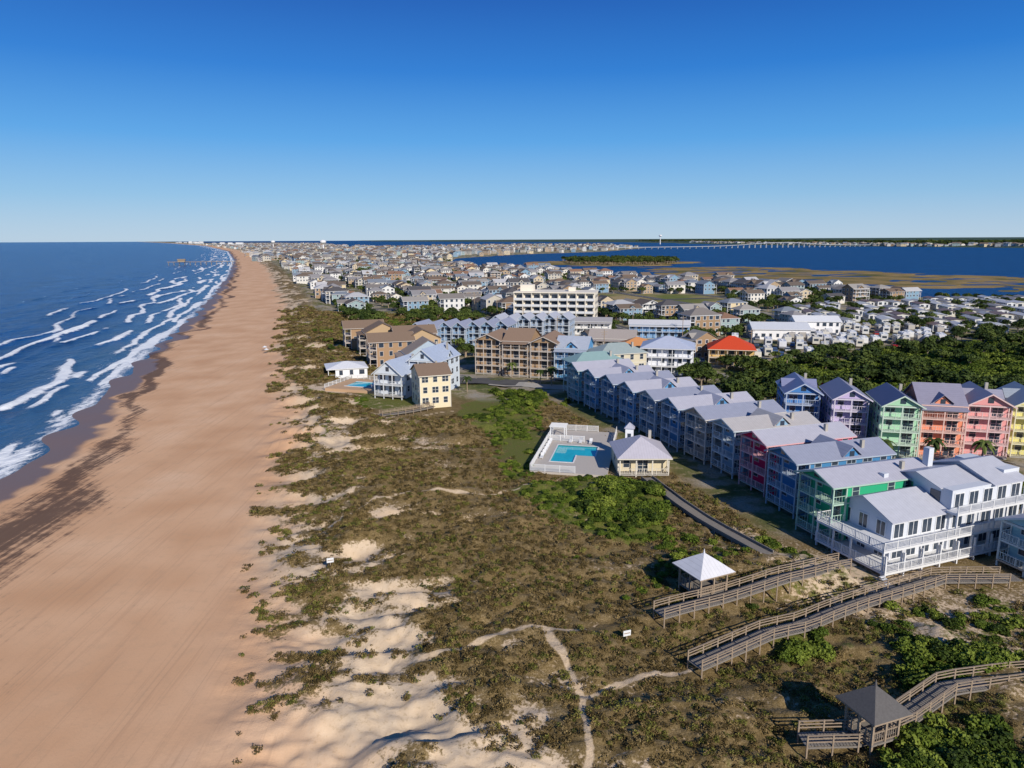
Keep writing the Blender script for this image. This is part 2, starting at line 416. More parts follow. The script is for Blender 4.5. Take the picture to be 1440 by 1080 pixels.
tr2=g.noise(g('ShaderNodeMapping',{'Vector':pos,'Rotation':(0,0,R(-17.0)),'Scale':(3.2,.02,1)}).outputs[0],1.0,2,.5,.3)
sand=g.mix(g.math('MULTIPLY',g.sstep(tr2,.60,.68),.30),sand,(.42,.26,.16))
sand=g.mix(g.math('MULTIPLY',g.sstep(nff,.56,.66),.28),sand,(.44,.28,.17))
ds=g.mix(nm,(.48,.35,.225),(.69,.565,.42))
ds=g.mix(g.math('MULTIPLY',g.sstep(nf,.52,.66),.4),ds,(.34,.25,.14))
col=g.mix(dun,sand,ds)
wn=g.math('ADD',wet,g.math('MULTIPLY',g.math('SUBTRACT',nl,.5),.7))
wm=g.sstep(wn,.2,.75)
col=g.mix(wm,col,(.20,.135,.11))
w2=g.math('ADD',wr,g.math('MULTIPLY',g.math('SUBTRACT',nm,.5),1.1)); w2=g.math('ADD',w2,g.math('MULTIPLY',g.math('SUBTRACT',trk,.5),1.3))
col=g.mix(g.math('MULTIPLY',g.sstep(w2,.35,.95),.85),col,(.07,.04,.032))
v2=g.math('ADD',veg,g.math('MULTIPLY',g.math('SUBTRACT',nf,.5),1.0)); v2=g.math('ADD',v2,g.math('MULTIPLY',g.math('SUBTRACT',nm,.5),.7))
scr=g.ramp(g.math('ADD',g.math('MULTIPLY',nff,.6),g.math('MULTIPLY',nm,.4)),[(.30,(.05,.036,.012)),(.44,(.125,.086,.032)),(.56,(.21,.15,.068)),(.68,(.38,.29,.17))])
col=g.mix(g.sstep(v2,.40,.62),col,scr)
gr=g.ramp(nff,[(.3,(.03,.045,.006)),(.5,(.11,.125,.02)),(.7,(.21,.19,.06))])
g2=g.math('ADD',grn,g.math('MULTIPLY',g.math('SUBTRACT',nm,.5),.9))
col=g.mix(g.sstep(g2,.4,.62),col,gr)
ub=g.ramp(g.noise(pos,.09,4,.6),[(.35,(.06,.085,.02)),(.47,(.14,.14,.05)),(.52,(.30,.25,.18)),(.62,(.34,.31,.27)),(.66,(.2,.2,.2))])
ub=g.mix(g.math('MULTIPLY',g.sstep(nf,.48,.62),.55),ub,(.10,.105,.035)); ub=g.mix(g.math('MULTIPLY',g.sstep(nm,.52,.66),.5),ub,(.36,.28,.18))
col=g.mix(urb,col,ub)
col=g.mix(lawn,col,g.ramp(g.noise(pos,.03,4),[(.4,(.13,.15,.03)),(.6,(.33,.25,.12))]))
col=g.mix(mar,col,g.ramp(g.noise(pos,.02,5),[(.35,(.09,.09,.02)),(.5,(.24,.165,.055)),(.65,(.32,.22,.09))]))
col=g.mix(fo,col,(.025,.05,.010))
col=g.mix(far,col,g.ramp(g.noise(pos,.004,6,.7),[(.3,(.022,.05,.035)),(.7,(.05,.085,.05))]))  # far forest bluer and paler: aerial haze put into its colour
col=g.mix(g.math('MULTIPLY',g.sstep(g.math('ADD',pth,g.math('MULTIPLY',g.math('SUBTRACT',nf,.5),.9)),.35,.75),.85),col,ds)
setin(g,b,'Base Color',col)
setin(g,b,'Roughness',g.math('SUBTRACT',.95,g.math('MULTIPLY',wm,.5)))
b.inputs['Specular IOR Level'].default_value=.25
bs=g.math('ADD',g.math('MULTIPLY',veg,.30),.06)
bs=g.math('MULTIPLY',bs,g.math('SUBTRACT',1.,g.math('MULTIPLY',wm,.9)))
bmp=g('ShaderNodeBump',{'Height':nf,'Distance':1.0,'Strength':bs}).outputs[0]
g.nt.links.new(bmp,b.inputs['Normal'])
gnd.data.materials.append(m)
# ------------------------------------------------------------ ocean
ts=np.concatenate([-np.geomspace(60000,400,50),np.arange(-380,-140,6),np.arange(-140,10,.7)])
ry=[-400,-200,-100,-50]; y=0.
while y<110: ry.append(y); y+=10
while y<700: ry.append(y); y*=1.006
while y<4000: ry.append(y); y*=1.012
while y<60000: ry.append(y); y*=1.06
ry=np.array(ry)
BR=[(-3,1.8,1.,11),(-19,2.6,.8,13),(-45,3,.8,15),(-6,2.2,1.,1),(-14,2.6,.9,2),(-25,3.2,1.1,3),(-38,3.5,.9,4),(-52,4.2,1.2,5),(-68,3.6,.75,6),(-86,4,.8,7),(-108,4,.5,8),(-135,4,.42,9)]
def waves(X,Y):
    T=X-cx(Y); foam=np.zeros_like(X); z=np.zeros_like(X)
    for t0,w,a,s in BR:
        tc=t0+(fbm(Y/70,Y*0+s,3,100+s)-.5)*26*min(1,abs(t0)/25)+ (fbm(Y/12,Y*0+s,2,130+s)-.5)*2.5
        seg=ss(fbm(Y/40,Y*0,3,160+s),.5-.10*a,.62-.10*a)
        u=T-tc
        w=w*(.32+.5*fbm(Y/22,Y*0+s,2,330+s))
        front=np.exp(-(u/w*1.0)**2)
        back=np.where(u<0,np.exp(u/(w*4.2)),np.exp(-(u/(w*.7))**2))
        foam+=seg*(front*.88+back*.27)*min(1.,a)
        z+=(.18+.55*seg*a)*np.exp(-(u/(w*1.1))**2)
    foam+=.42*ss(T,-75,-12)*fbm(X/14,Y/26,4,190)
    foam+=.55*np.exp(-((T+1)/3.5)**2)
    z=z*ss(-T,2,12)
    amp=np.exp(-Y/900)*ss(-T,5,40)
    z+=amp*(fbm(T/11,Y/30,3,200)-.5)*.9
    return foam,z
def wz(X,Y): return SEA+waves(X,Y)[1]
oc,X,Y,Z,T=gridmesh('ocean_water',ts,ry,wz)
f,_=waves(X,Y)
setcol(oc.data,'foam',np.clip(f,0,2),ss(T,-60,0),ss(-T,150,900),f*0)
def watermat(name,ocean):
    m,g,b=newmat(name)
    pos=g('ShaderNodeNewGeometry').outputs['Position']
    mp=g('ShaderNodeMapping',{'Vector':pos,'Rotation':(0,0,R(-18)),'Scale':(1,.45,1)}).outputs[0]
    big=g.noise(mp,.05,4,.6); sm=g.noise(mp,.55,5,.62)
    col=g.ramp(g.math('ADD',g.math('MULTIPLY',big,.6),g.math('MULTIPLY',sm,.4)),[(.35,(.001,.021,.09)),(.55,(.001,.048,.19)),(.7,(.006,.095,.31))] if ocean else [(.35,(.001,.030,.115)),(.65,(.002,.055,.18))])
    if ocean:
        a=g('ShaderNodeAttribute',attribute_name='foam'); s=g('ShaderNodeSeparateColor',{0:a.outputs['Color']})
        col=g.mix(g.math('MULTIPLY',s.outputs[1],.45),col,(.07,.17,.27))
        n1=g.noise(mp,.5,7,.72,.6); n2=g.noise(mp,2.2,4,.7)
        fm=g.math('ADD',s.outputs[0],g.math('MULTIPLY',g.math('SUBTRACT',n1,.5),1.7)); fm=g.math('ADD',fm,g.math('MULTIPLY',g.math('SUBTRACT',n2,.5),.5))
        fm=g.sstep(fm,.54,.95)
        col=g.mix(fm,col,(.80,.83,.86))
        setin(g,b,'Roughness',g.math('ADD',.22,g.math('MULTIPLY',fm,.6)))
    else: b.inputs['Roughness'].default_value=.4
    setin(g,b,'Base Color',col); b.inputs['IOR'].default_value=1.33; b.inputs['Specular IOR Level'].default_value=.12
    bm=g('ShaderNodeBump',{'Height':g.math('ADD',sm,g.math('MULTIPLY',g.noise(mp,.16,3),2.0)),'Distance':1.2,'Strength':.6}).outputs[0]
    g.nt.links.new(bm,b.inputs['Normal'])
    return m
oc.data.materials.append(watermat('ocean_surface',True))
mb=MB(); mb.poly([(150,400,SEA),(60000,400,SEA),(60000,60000,SEA),(-29000,60000,SEA),(-6000,14600,SEA),(-2200,6340,SEA),(-900,2953,SEA),(-400,1587,SEA),(-150,923,SEA)])
mb.obj('sound_water',[watermat('sound_surface',False)])
# ------------------------------------------------------------ instancing helper
def tmpl_coll(name,meshes):
    c=bpy.data.collections.new(name)
    for i,me in enumerate(meshes):
        o=bpy.data.objects.new(f'{name}_{i:02d}',me); c.objects.link(o)
    return c
def scatter(name,P,scl,coll,nt_,rot=None):
    me=bpy.data.meshes.new(name); me.from_pydata([tuple(p) for p in P],[],[])
    n=len(P)
    a=me.attributes.new('isc','FLOAT_VECTOR','POINT'); a.data.foreach_set('vector',np.asarray(scl,np.float32).reshape(n,3).ravel())
    r=np.zeros((n,3),np.float32); r[:,2]=rng.uniform(0,6.28,n) if rot is None else rot
    a=me.attributes.new('irot','FLOAT_VECTOR','POINT'); a.data.foreach_set('vector',r.ravel())
    a=me.attributes.new('iidx','INT','POINT'); a.data.foreach_set('value',rng.integers(0,nt_,n).astype(np.int32))
    o=bpy.data.objects.new(name,me); sc.collection.objects.link(o)
    ng=bpy.data.node_groups.new(name,'GeometryNodeTree')
    ng.interface.new_socket('Geometry',in_out='INPUT',socket_type='NodeSocketGeometry')
    ng.interface.new_socket('Geometry',in_out='OUTPUT',socket_type='NodeSocketGeometry')
    q=NT(ng); gi=q('NodeGroupInput');go=q('NodeGroupOutput')
    ci=q('GeometryNodeCollectionInfo'); ci.inputs[0].default_value=coll; ci.inputs[1].default_value=True; ci.inputs[2].default_value=True
    def na(nm,dt):
        k=q('GeometryNodeInputNamedAttribute',data_type=dt); k.inputs[0].default_value=nm; return k.outputs[0]
    ip=q('GeometryNodeInstanceOnPoints')
    L=ng.links.new
    L(gi.outputs[0],ip.inputs['Points']);L(ci.outputs[0],ip.inputs['Instance']);ip.inputs['Pick Instance'].default_value=True
    L(na('iidx','INT'),ip.inputs['Instance Index']);L(na('irot','FLOAT_VECTOR'),ip.inputs['Rotation']);L(na('isc','FLOAT_VECTOR'),ip.inputs['Scale'])
    L(ip.outputs[0],go.inputs[0])
    md=o.modifiers.new('instances','NODES'); md.node_group=ng
    return o
def leafmat(name,c0,c1,c2):
    m,g,b=newmat(name)
    r=g('ShaderNodeObjectInfo').outputs['Random']
    pos=g('ShaderNodeNewGeometry').outputs['Position']
    f=g.math('ADD',g.math('MULTIPLY',r,.6),g.math('MULTIPLY',g.noise(pos,2.5,3,.7),.4))
    setin(g,b,'Base Color',g.ramp(f,[(.2,c0),(.5,c1),(.8,c2)])); b.inputs['Roughness'].default_value=.7; b.inputs['Specular IOR Level'].default_value=.2
    return m
def leafblob(n,rx,ry,rz,ls,seed,lobes=5,trunk=0):
    r=np.random.default_rng(seed); mb=MB()
    cs=[(r.uniform(-.5,.5)*rx,r.uniform(-.5,.5)*ry,trunk+rz*r.uniform(.3,.62),r.uniform(.4,.62)) for _ in range(lobes)]
    for i in range(n):
        c=cs[r.integers(lobes)]
        d=r.normal(size=3); d/=np.linalg.norm(d); d[2]=abs(d[2])*1.0-.25
        rr=c[3]*r.uniform(.72,1.05)
        p=Vector((c[0]+d[0]*rx*rr,c[1]+d[1]*ry*rr,max(.02 if trunk==0 else trunk*.6,c[2]+d[2]*rz*rr)))
        nn=Vector(d)+Vector(r.normal(size=3))*.55; nn.normalize()
        a=nn.orthogonal().normalized(); bb=nn.cross(a); q=r.uniform(0,6.28)
        a,bb=a*math.cos(q)+bb*math.sin(q),bb*math.cos(q)-a*math.sin(q)
        s=ls*r.uniform(.6,1.3)
        mb.poly([p-a*s-bb*s*.5,p+a*s*.2-bb*s*.8,p+a*s+bb*s*.2,p-a*s*.1+bb*s*.8],0)
    if trunk:
        mb.cyl((0,0),.2,.12,-.3,trunk*1.05,7,1,False)
        for c in cs: mb.beam((0,0,trunk*.8),(c[0]*.8,c[1]*.8,c[2]),.1,.1,1)
    return mb
LG=leafmat('shrub_leaves',(.026,.045,.005),(.078,.118,.011),(.165,.205,.028))
LB=leafmat('dune_scrub_leaves',(.052,.038,.012),(.125,.088,.031),(.26,.19,.083))
LM=leafmat('green_scrub_leaves',(.05,.058,.010),(.115,.12,.022),(.20,.185,.045))
LT=leafmat('dark_tree_leaves',(.018,.034,.006),(.045,.07,.012),(.09,.12,.025))
bush=tmpl_coll('shrub_clump',[leafblob(420,1.5,1.5,1.6,.17,s).mesh('shrub_clump',[LG]) for s in (1,2,3,4)])
tuft=tmpl_coll('scrub_tuft',[leafblob(44,.5,.5,.34,.065,s,4).mesh('scrub_tuft',[LB]) for s in range(20,26)])
tuftg=tmpl_coll('green_tuft',[leafblob(48,.5,.5,.40,.07,s,4).mesh('green_tuft',[LM]) for s in range(30,35)])
tree=tmpl_coll('live_oak',[leafblob(380,2.2,2.2,2.6,.30,s,7,2.0).mesh('live_oak',[LT,WOOD]) for s in (41,42,43,44)])
# dune scrub
BW1=[(15.2,67.8),(40.6,79.6)]
BW2=[(17,60),(25.8,65.1),(29.8,66.2),(37.8,70.8),(49.9,77),(59,77)]
BW3=[(22.9,49.6),(27.4,49.6),(32.2,51.8),(37.6,55),(45.6,56.8),(60,58.2)]
BW4=[(22.6,114),(25.2,101.5),(31.6,82.4)]
BWP=[BW1,BW2,BW3,BW4]
def blocked(X,Y):
    bl=np.zeros(X.shape,bool)
    for x,y,r in PADS[1:]: bl|=np.hypot(X-x,Y-y)<r*.9
    bl|=(np.abs((X-13)*.98+(Y-131)*.17)<7.5)&(np.abs((Y-131))<15)
    bl|=(np.hypot(X+20,Y-176)<13)
    for p in BWP: bl|=pdist(X,Y,p)<1.2
    return bl
def pts(n,y0,y1,t0,t1):
    Y=y0*(y1/y0)**rng.uniform(0,1,n)
    T=rng.uniform(t0,t1,n); return T+cx(Y),Y
Xs,Ys=pts(160000,38,420,48,150)
k=rng.uniform(0,1,len(Xs)); mm=masks(Xs,Ys)
v=mm['veg']+(fbm(Xs/1.6,Ys/1.6,3,301)-.5)*1.3
ok=(v>np.interp(mm['T'],[50,62,72],[.48,.53,.58]))&(mm['path']<.15)&(mm['urb']<.3)&(mm['fo']<.3)&(~blocked(Xs,Ys))&(k<np.interp(mm['T'],[50,62,80,130],[.85,.75,.48,.46]))&(mm['green']<.55)
Xs,Ys=Xs[ok],Ys[ok]; n=len(Xs); s=rng.uniform(.35,1.0,n)*(.8+Ys/160)
g_=fbm(Xs/7,Ys/6,3,187); isg=(rng.uniform(0,1,n)<np.where((Xs>18)&(Ys<95),.30,.10)+ (g_>.58)*.24)
Zs=height(Xs,Ys)
def scl3(s,zf=1.): return np.stack([s,s*rng.uniform(.8,1.2,len(s)),s*zf],-1)
P=np.stack([Xs,Ys,Zs-.04],-1)
scatter('dune_scrub',P[~isg],scl3(s)[~isg],tuft,6)
scatter('green_dune_scrub',P[isg],scl3(s)[isg],tuftg,5)
# shrub thickets
PP=[];SS=[]
def fill(poly,sp,s0,s1,thr=.42,seed=1,edge=0.):
    xs=[p[0] for p in poly];ys=[p[1] for p in poly]; A=(max(xs)-min(xs))*(max(ys)-min(ys)); n=int(A/sp**2)
    x=rng.uniform(min(xs),max(xs),n);y=rng.uniform(min(ys),max(ys),n)
    ok=(sdist(x,y,poly)>edge)&(fbm(x/6,y/6,3,seed)>thr)&(~blocked(x,y)); x=x[ok];y=y[ok]
    PP.append(np.stack([x,y,height(x,y)-.15],-1)); SS.append(scl3(rng.uniform(s0,s1,len(x)),.8))
fill(GREENS[0],1.0,.35,.65,.40,401)
fill([(10,100),(16,115),(24,107),(21,94),(14,95)],1.3,.8,1.25,.40,402)
fill(GREENS[1],.95,.3,.65,.40,403)
fill([(-6,186),(9,184),(7,165),(-2,170)],1.8,.8,1.3,.4,404)
fill(GREENS[2],1.1,.5,.9,.35,405)
fill(GREENS[3],1.5,.4,.8,.5,406)
fill(GREENS[4],.75,.5,1.0,.30,407)
fill(GREENS[5],1.0,.6,1.0,.2,408)
fill([(31,46),(30,51),(35,50),(36,46)],.9,.6,1.0,.2,409)
fill(GREENS[6],1.5,.4,.9,.48,410)
fill(FOREST,2.1,1.0,2.0,.36,411)
fill([(-90,270),(-45,242),(-25,290),(-2,330),(-30,395),(-70,390)],3.2,.6,1.3,.55,412)
fill([(18,87),(24,92),(30,83),(38,82),(46,74),(60,73),(60,66),(40,62),(24,72)],1.4,.3,.8,.51,413)
fill([(24,43),(60,43),(62,58),(34,53)],1.0,.5,1.0,.48,416)
fill([(8,70),(20,76),(30,84),(20,92),(8,84)],1.3,.3,.6,.55,417)
fill([(-17,73),(-13.5,71),(-11.5,67),(-16,66),(-20,69)],1.,.3,.4,.9,414)
fill([(10,170),(40,160),(58,112),(72,118),(58,150),(30,190)],3.0,.5,1.0,.5,415)
scatter('maritime_shrubs',np.concatenate(PP),np.concatenate(SS),bush,4)
# ------------------------------------------------------------ boardwalks, gazebos
def boardwalk(name,pl,w=1.7,hgt=.9,rails=True,mat=WOOD,lowwall=False):
    mb=MB(); P=[]
    for (a,b_) in zip(pl[:-1],pl[1:]):
        L=math.dist(a,b_); n=max(1,int(L/.24))
        for i in range(n): P.append((a[0]+(b_[0]-a[0])*i/n,a[1]+(b_[1]-a[1])*i/n))
    P.append(pl[-1]); A=np.array(P); z=height(A[:,0],A[:,1]); kk=71; zp=np.pad(z,kk//2,mode='edge')
    z=np.convolve(zp,np.ones(kk)/kk,'valid')+hgt
    hg=height(A[:,0],A[:,1])
    tg=np.gradient(A,axis=0); tg/=np.linalg.norm(tg,axis=1)[:,None]+1e-9; nn=np.stack([-tg[:,1],tg[:,0]],-1)
    for i in range(len(P)):
        p=A[i];t_=tg[i]*.105;q=nn[i]*w/2
        c=[p-t_-q,p+t_-q,p+t_+q,p-t_+q]
        mb.hexa([(a[0],a[1],z[i]-.05) for a in c],[(a[0],a[1],z[i]+random.uniform(-.008,.008)) for a in c],i%2 and 0 or 1)
    st=8
    ids=list(range(0,len(P),st))
    for sd in (-1,1):
        pv=None
        for i in ids:
            p=A[i]+nn[i]*sd*(w/2+.06); zt=z[i]+(1.0 if rails else .0)
            if rails or i%16==0: mb.box(p[0]-.06,p[0]+.06,p[1]-.06,p[1]+.06,hg[i]-.5,zt,0)
            cur=Vector((p[0],p[1],z[i]))
            if pv is not None:
                mb.beam(pv-Vector((0,0,.22)),cur-Vector((0,0,.22)),.06,.16,1)
                if rails:
                    for zz in (.92,.62,.32): mb.beam(pv+Vector((0,0,zz)),cur+Vector((0,0,zz)),.06 if zz<.9 else .14,.09 if zz<.9 else .05,0)
                if lowwall: mb.beam(pv+Vector((0,0,.02)),cur+Vector((0,0,.02)),.16,.32,1)
            pv=cur
    return mb.obj(name,[mat,WOODG])
boardwalk('boardwalk',BW1,1.7,1.0); boardwalk('boardwalk',BW2,1.7,.9); boardwalk('boardwalk',BW3,1.6,.9)
boardwalk('concrete_ramp',BW4,1.8,.35,False,CONC,True); boardwalk('boardwalk',[(-30,158),(-23,163),(-19,167)],1.5,.7)
def gazebo(x,y,rot,s,roof):
    mb=MB(); zg=float(height(x,y)); f=1.0
    mb.box(-s,s,-s,s,f-.15,f,2)
    for a in (-s+.1,0,s-.1):
        for b_ in (-s+.1,0,s-.1):
            if a==0 and b_==0: continue
            mb.box(a-.09,a+.09,b_-.09,b_+.09,-1.6,f+2.35,1)
    for a,b_ in (((-s+.1,-s+.1),(s-.1,-s+.1)),((s-.1,-s+.1),(s-.1,s-.1)),((s-.1,s-.1),(-s+.1,s-.1)),((-s+.1,s-.1),(-s+.1,.7)),((-s+.1,-.7),(-s+.1,-s+.1))):
        rail(mb,a,b_,f,1.0,1,.22,1.5)
        mb.beam((*a,f+2.2),(*b_,f+2.2),.12,.2,1); mb.beam((a[0]*.82,a[1]*.82,f+.42),(b_[0]*.82,b_[1]*.82,f+.42),.4,.06,2)
    e=s+.55; c=[(-e,-e,f+2.3),(e,-e,f+2.3),(e,e,f+2.3),(-e,e,f+2.3)]; k=.42
    t=[(a*k,b_*k,f+3.35) for a,b_ in ((-e,-e),(e,-e),(e,e),(-e,e))]
    for i in range(4):
        j=(i+1)%4; mb.poly([c[i],c[j],t[j],t[i]],0); mb.poly([t[i],t[j],(0,0,f+4.05)],0)
        mb.poly([c[j],c[i],(c[i][0],c[i][1],f+2.16),(c[j][0],c[j][1],f+2.16)],1)
    mb.poly([(a,b_,f+2.2) for a,b_,_ in c],2)
    mb.cyl((0,0),.12,.03,f+4.0,f+4.5,8,0)
    mb.split('gazebo',[roof,WOOD,WOODG],['roof','posts_and_rails','floor_and_benches'],(x,y,zg),R(rot))
gazebo(21.3,73.8,25,1.9,roofmat((.62,.62,.66),0)); gazebo(28.4,49.9,20,1.4,roofmat((.10,.095,.095),-1))
# ------------------------------------------------------------ near house row
LGY=(.42,.42,.49); BGY=(.28,.30,.39)
row=[(41.5,91,(.02,.34,.17),LGY),(40.8,101,(.05,.20,.42),BGY),(39.5,110,(.60,.01,.09),LGY),(37.2,118.6,(.22,.36,.50),(.44,.42,.42)),
 (34.4,126.5,(.34,.30,.27),BGY),(31.5,134.4,(.07,.22,.44),LGY),(28.6,142.3,(.22,.30,.42),BGY),(25.6,150.3,(.08,.26,.50),LGY),
 (22.6,158.4,(.06,.20,.40),BGY),(19.5,166.6,(.10,.30,.55),LGY),(16.2,175,(.06,.30,.40),LGY)]
for i,(x,y,wc,rc) in enumerate(row):
    house('beach_house',x+1,y,-72+random.uniform(-1.5,1.5),wc,rc,w=6.6,d=14.5 if i<6 else 13,n=3,sh=2.55,base=.9,pitch=.42 if i%3 else .36,ridge='y',porch=2.1,cross=(i%2==1),sideporch=(i==0))
crow=[(58,143,(.06,.20,.50),(.20,.22,.36),7.2),(65,137.5,(.50,.42,.66),(.24,.24,.33),7.0),(71.5,131.5,(.36,.62,.42),(.12,.13,.22),7.2),(79,131,(.74,.27,.16),(.27,.26,.34),8.2),(87.5,131.5,(.72,.32,.32),(.28,.28,.36),8.0),(96,131,(.72,.66,.22),(.28,.32,.38),8.0),(104.5,130,(.30,.55,.62),(.28,.28,.36),8.)]
for i,(x,y,wc,rc,w) in enumerate(crow):
    house('pastel_townhouse',x,y-4,-14+random.uniform(-2,2),wc,rc,w=w-.8,d=10,n=4,sh=2.45,base=.2,pitch=.58,ridge='y' if i!=3 else 'x',porch=1.8,cross=(i in (0,3,4,5)))
# big white house
mb=MB(); 
mb.box(3.5,13,0,8.5,-.6,5.9,0); mb.box(13,26,-.3,9.2,-.6,8.6,0); mb.box(24,27,1,8,8.6,9.6,0); 
def gab(x0,x1,y0,y1,z,p,o=.5):
    yc=(y0+y1)/2; zr=z+(yc-y0)*p+.12; ze=z-o*p+.12
    mb.slab([(x0-o,y0-o,ze),(x1+o,y0-o,ze),(x1+o,yc,zr),(x0-o,yc,zr)],.12,1); mb.slab([(x0-o,yc,zr),(x1+o,yc,zr),(x1+o,y1+o,ze),(x0-o,y1+o,ze)],.12,1)
    for xx in (x0,x1): mb.poly([(xx,y0,z),(xx,y1,z),(xx,yc,zr-.12)],0)
gab(3.5,13,0,8.5,5.9,.42); gab(13,20,1.5,8,8.6,.3); gab(20.5,26,-.3,9.2,8.6,.34)
mb.box(17.5,18.4,7,7.9,8.6,11.6,0); mb.box(9,9.8,6.5,7.3,6,9.2,0)
for (x0,x1,y0,z,k) in ((3.5,13,0,.9,4),(3.5,13,0,3.6,4),(13,26,-.3,.9,5),(13,26,-.3,3.6,5),(13,26,-.3,6.3,5)):
    for i in range(k):
        a=x0+(x1-x0)*(i+.5)/k; wd=1.5
        mb.box(a-wd/2-.13,a+wd/2+.13,y0-.05,y0+.02,z-.1,z+1.9,3); mb.box(a-wd/2,a+wd/2,y0-.065,y0+.02,z,z+1.75,2); mb.box(a-.04,a+.04,y0-.08,y0,z,z+1.75,3)
for z in (.9,3.6):
    for a in (1.5,4.2,6.9): mb.box(3.42,3.52,a-.75,a+.75,z-.1,z+1.9,3); mb.box(3.40,3.52,a-.6,a+.6,z,z+1.75,2); mb.box(3.385,3.5,a-.04,a+.04,z,z+1.75,3)
for a in (2,6): mb.box(12.92,13.02,a-.7,a+.7,6.6,8.0,2)
for z,x0,x1,yy in ((.75,0,27,-2.6),(3.4,0,27,-2.2),(6.15,12.2,27,-1.9)):
    mb.box(x0,x1,yy,-.32 if x0>3 else -.01,z-.28,z,3); rail(mb,(x0+.05,yy+.05),(x1-.05,yy+.05),z,mi=3,pick=.22); rail(mb,(x1-.05,yy+.1),(x1-.05,0),z,mi=3)
    if x0==0:
        mb.box(0,3.49,-.005,8.5,z-.28,z,3); rail(mb,(.05,yy+.1),(.05,8.4),z,mi=3,pick=.22); rail(mb,(.1,8.45),(3.4,8.45),z,mi=3)
    for i in range(int((x1-x0)/3)+1):
        px=x0+.15+i*3; mb.box(px-.1,px+.1,yy+.05,yy+.25,-1.2,z+(2.4 if z<3 else 0)-.28 if z<3 else z-.28,3)
for yy in (2.8,5.6,8.3): mb.box(.05,.25,yy-.1,yy+.1,-1,3.2,3)
mb.box(.6,26.6,-1.8,-1.7,-1.2,.45,4)  # near-black sheet paints in the under-deck shade; lands in the porch_floor part
for i in range(8): mb.box(-.9,-.1,-2.6-.28*(i+1),-2.6-.28*i,.6-.2*i-.1,.6-.2*i,3)
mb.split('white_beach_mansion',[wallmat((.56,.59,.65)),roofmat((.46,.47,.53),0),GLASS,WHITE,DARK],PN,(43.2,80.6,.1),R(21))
house('beach_house',63,79.5,-72,(.24,.45,.55),LGY,w=7,d=10,n=2,sh=2.6,base=.9,pitch=.4,ridge='y',porch=2.0)
# ------------------------------------------------------------ pool complex
POOLT=simple('pool_water',(.02,.42,.50),.05,var=.25,scale=.6,spec=.6)
DECK=simple('pool_deck_paving',(.46,.42,.38),.8,var=.12)
mb=MB()
mb.box(-6.5,-4.,-14,14,-1.2,.4,4);mb.box(4.2,7,-14,14,-1.2,.4,4);mb.box(-4.,4.2,-14,-8.2,-1.2,.4,4);mb.box(-4.,4.2,3.,14,-1.2,.4,4);mb.box(0.6,4.2,-8.2,-3.5,-1.2,.401,4)
mb.box(-4,4.2,-8.2,3,-.6,.22,2)
for a in ((-4,-8.2,-3.75,3),(3.95,-3.5,4.2,3),(-3.75,-8.2,.6,-7.95),(-3.75,2.75,3.95,3),(.35,-7.95,.6,-3.5)): mb.box(a[0],a[2],a[1],a[3],.402,.46,3)
for a,b_ in (((-6.4,-13.9),(-6.4,13.9)),((-6.4,13.9),(3,13.9)),((-6.4,-13.9),(1.5,-13.9)),((6.8,5),(6.8,13.9)),((-6.2,5.5),(1,5.5))): rail(mb,a,b_,.4,1.25,3,.16,2.2,.07)
for i in range(9):
    lx=-5.9 if i<6 else -2+2*(i-6); ly=-7+2.*i if i<6 else 4.2
    mb.box(lx,lx+.6,ly,ly+1.3,.62,.70,3); mb.hexa([(lx,ly+1.3,.62),(lx+.6,ly+1.3,.62),(lx+.6,ly+1.9,1.1),(lx,ly+1.9,1.1)],[(lx,ly+1.3,.7),(lx+.6,ly+1.3,.7),(lx+.6,ly+1.85,1.18),(lx,ly+1.85,1.18)],3)
    for q in (.05,.5):mb.box(lx+q,lx+q+.05,ly+.1,ly+.15,.4,.62,3);mb.box(lx+q,lx+q+.05,ly+1.2,ly+1.25,.4,.62,3)
for px in (-6,-3.2): 
    for py in (7,10): mb.box(px-.1,px+.1,py-.1,py+.1,.4,2.8,3)
for i in range(8): mb.box(-6.3,-2.9,6.9+i*.44,7.0+i*.44,2.82,2.95,3)
for px in (-6,-3.2): mb.box(px-.06,px+.06,6.7,10.3,2.65,2.8,3)
mb.split('swimming_pool',[WHITE,WHITE,POOLT,WHITE,DECK],['a','b','pool_water','fence_and_furniture','pool_deck'],(12.2,131,0),R(-12))
house('pool_house',22.5,117.5,0,(.60,.52,.36),(.48,.46,.52),w=8.5,d=8,n=1,sh=3.0,base=.5,pitch=.55,hip=True,porch=1.6,ax=0)
mb=MB(); mb.box(-.9,.9,-.9,.9,0,7.18,0)
for z in (2,5): mb.box(-.4,.4,-.95,-.88,z,z+1.1,2)
for i in range(4):
    c=[(-1.2,-1.2,7.2),(1.2,-1.2,7.2),(1.2,1.2,7.2),(-1.2,1.2,7.2)]; mb.poly([c[i],c[(i+1)%4],(0,0,8.4)],1)
mb.split('stair_tower',[wallmat((.74,.76,.80)),roofmat(LGY,0),GLASS],['walls','roof','windows'],(21.5,126,0),R(-12)).scale=(.8,.8,.85)
mb=MB(); mb.box(-8,8,-7,7,-.8,.25,4); mb.box(-4,4,-3.,3.,.25,.30,2); 
for a in ((-4.3,-3.3,4.3,-3.),(-4.3,3.,4.3,3.3)): mb.box(a[0],a[2],a[1],a[3],.25,.36,3)
for a,b_ in (((8,-7),(8,7)),((-8,7),(-8,-7)),((-8,7),(8,7))): rail(mb,a,b_,.25,1.1,3,.3)
mb.split('swimming_pool',[WHITE,WHITE,POOLT,WHITE,simple('sand_coloured_paving',(.5,.33,.2),.8)],['a','b','pool_water','fence','pool_deck'],(-41,193,.5),R(-18))
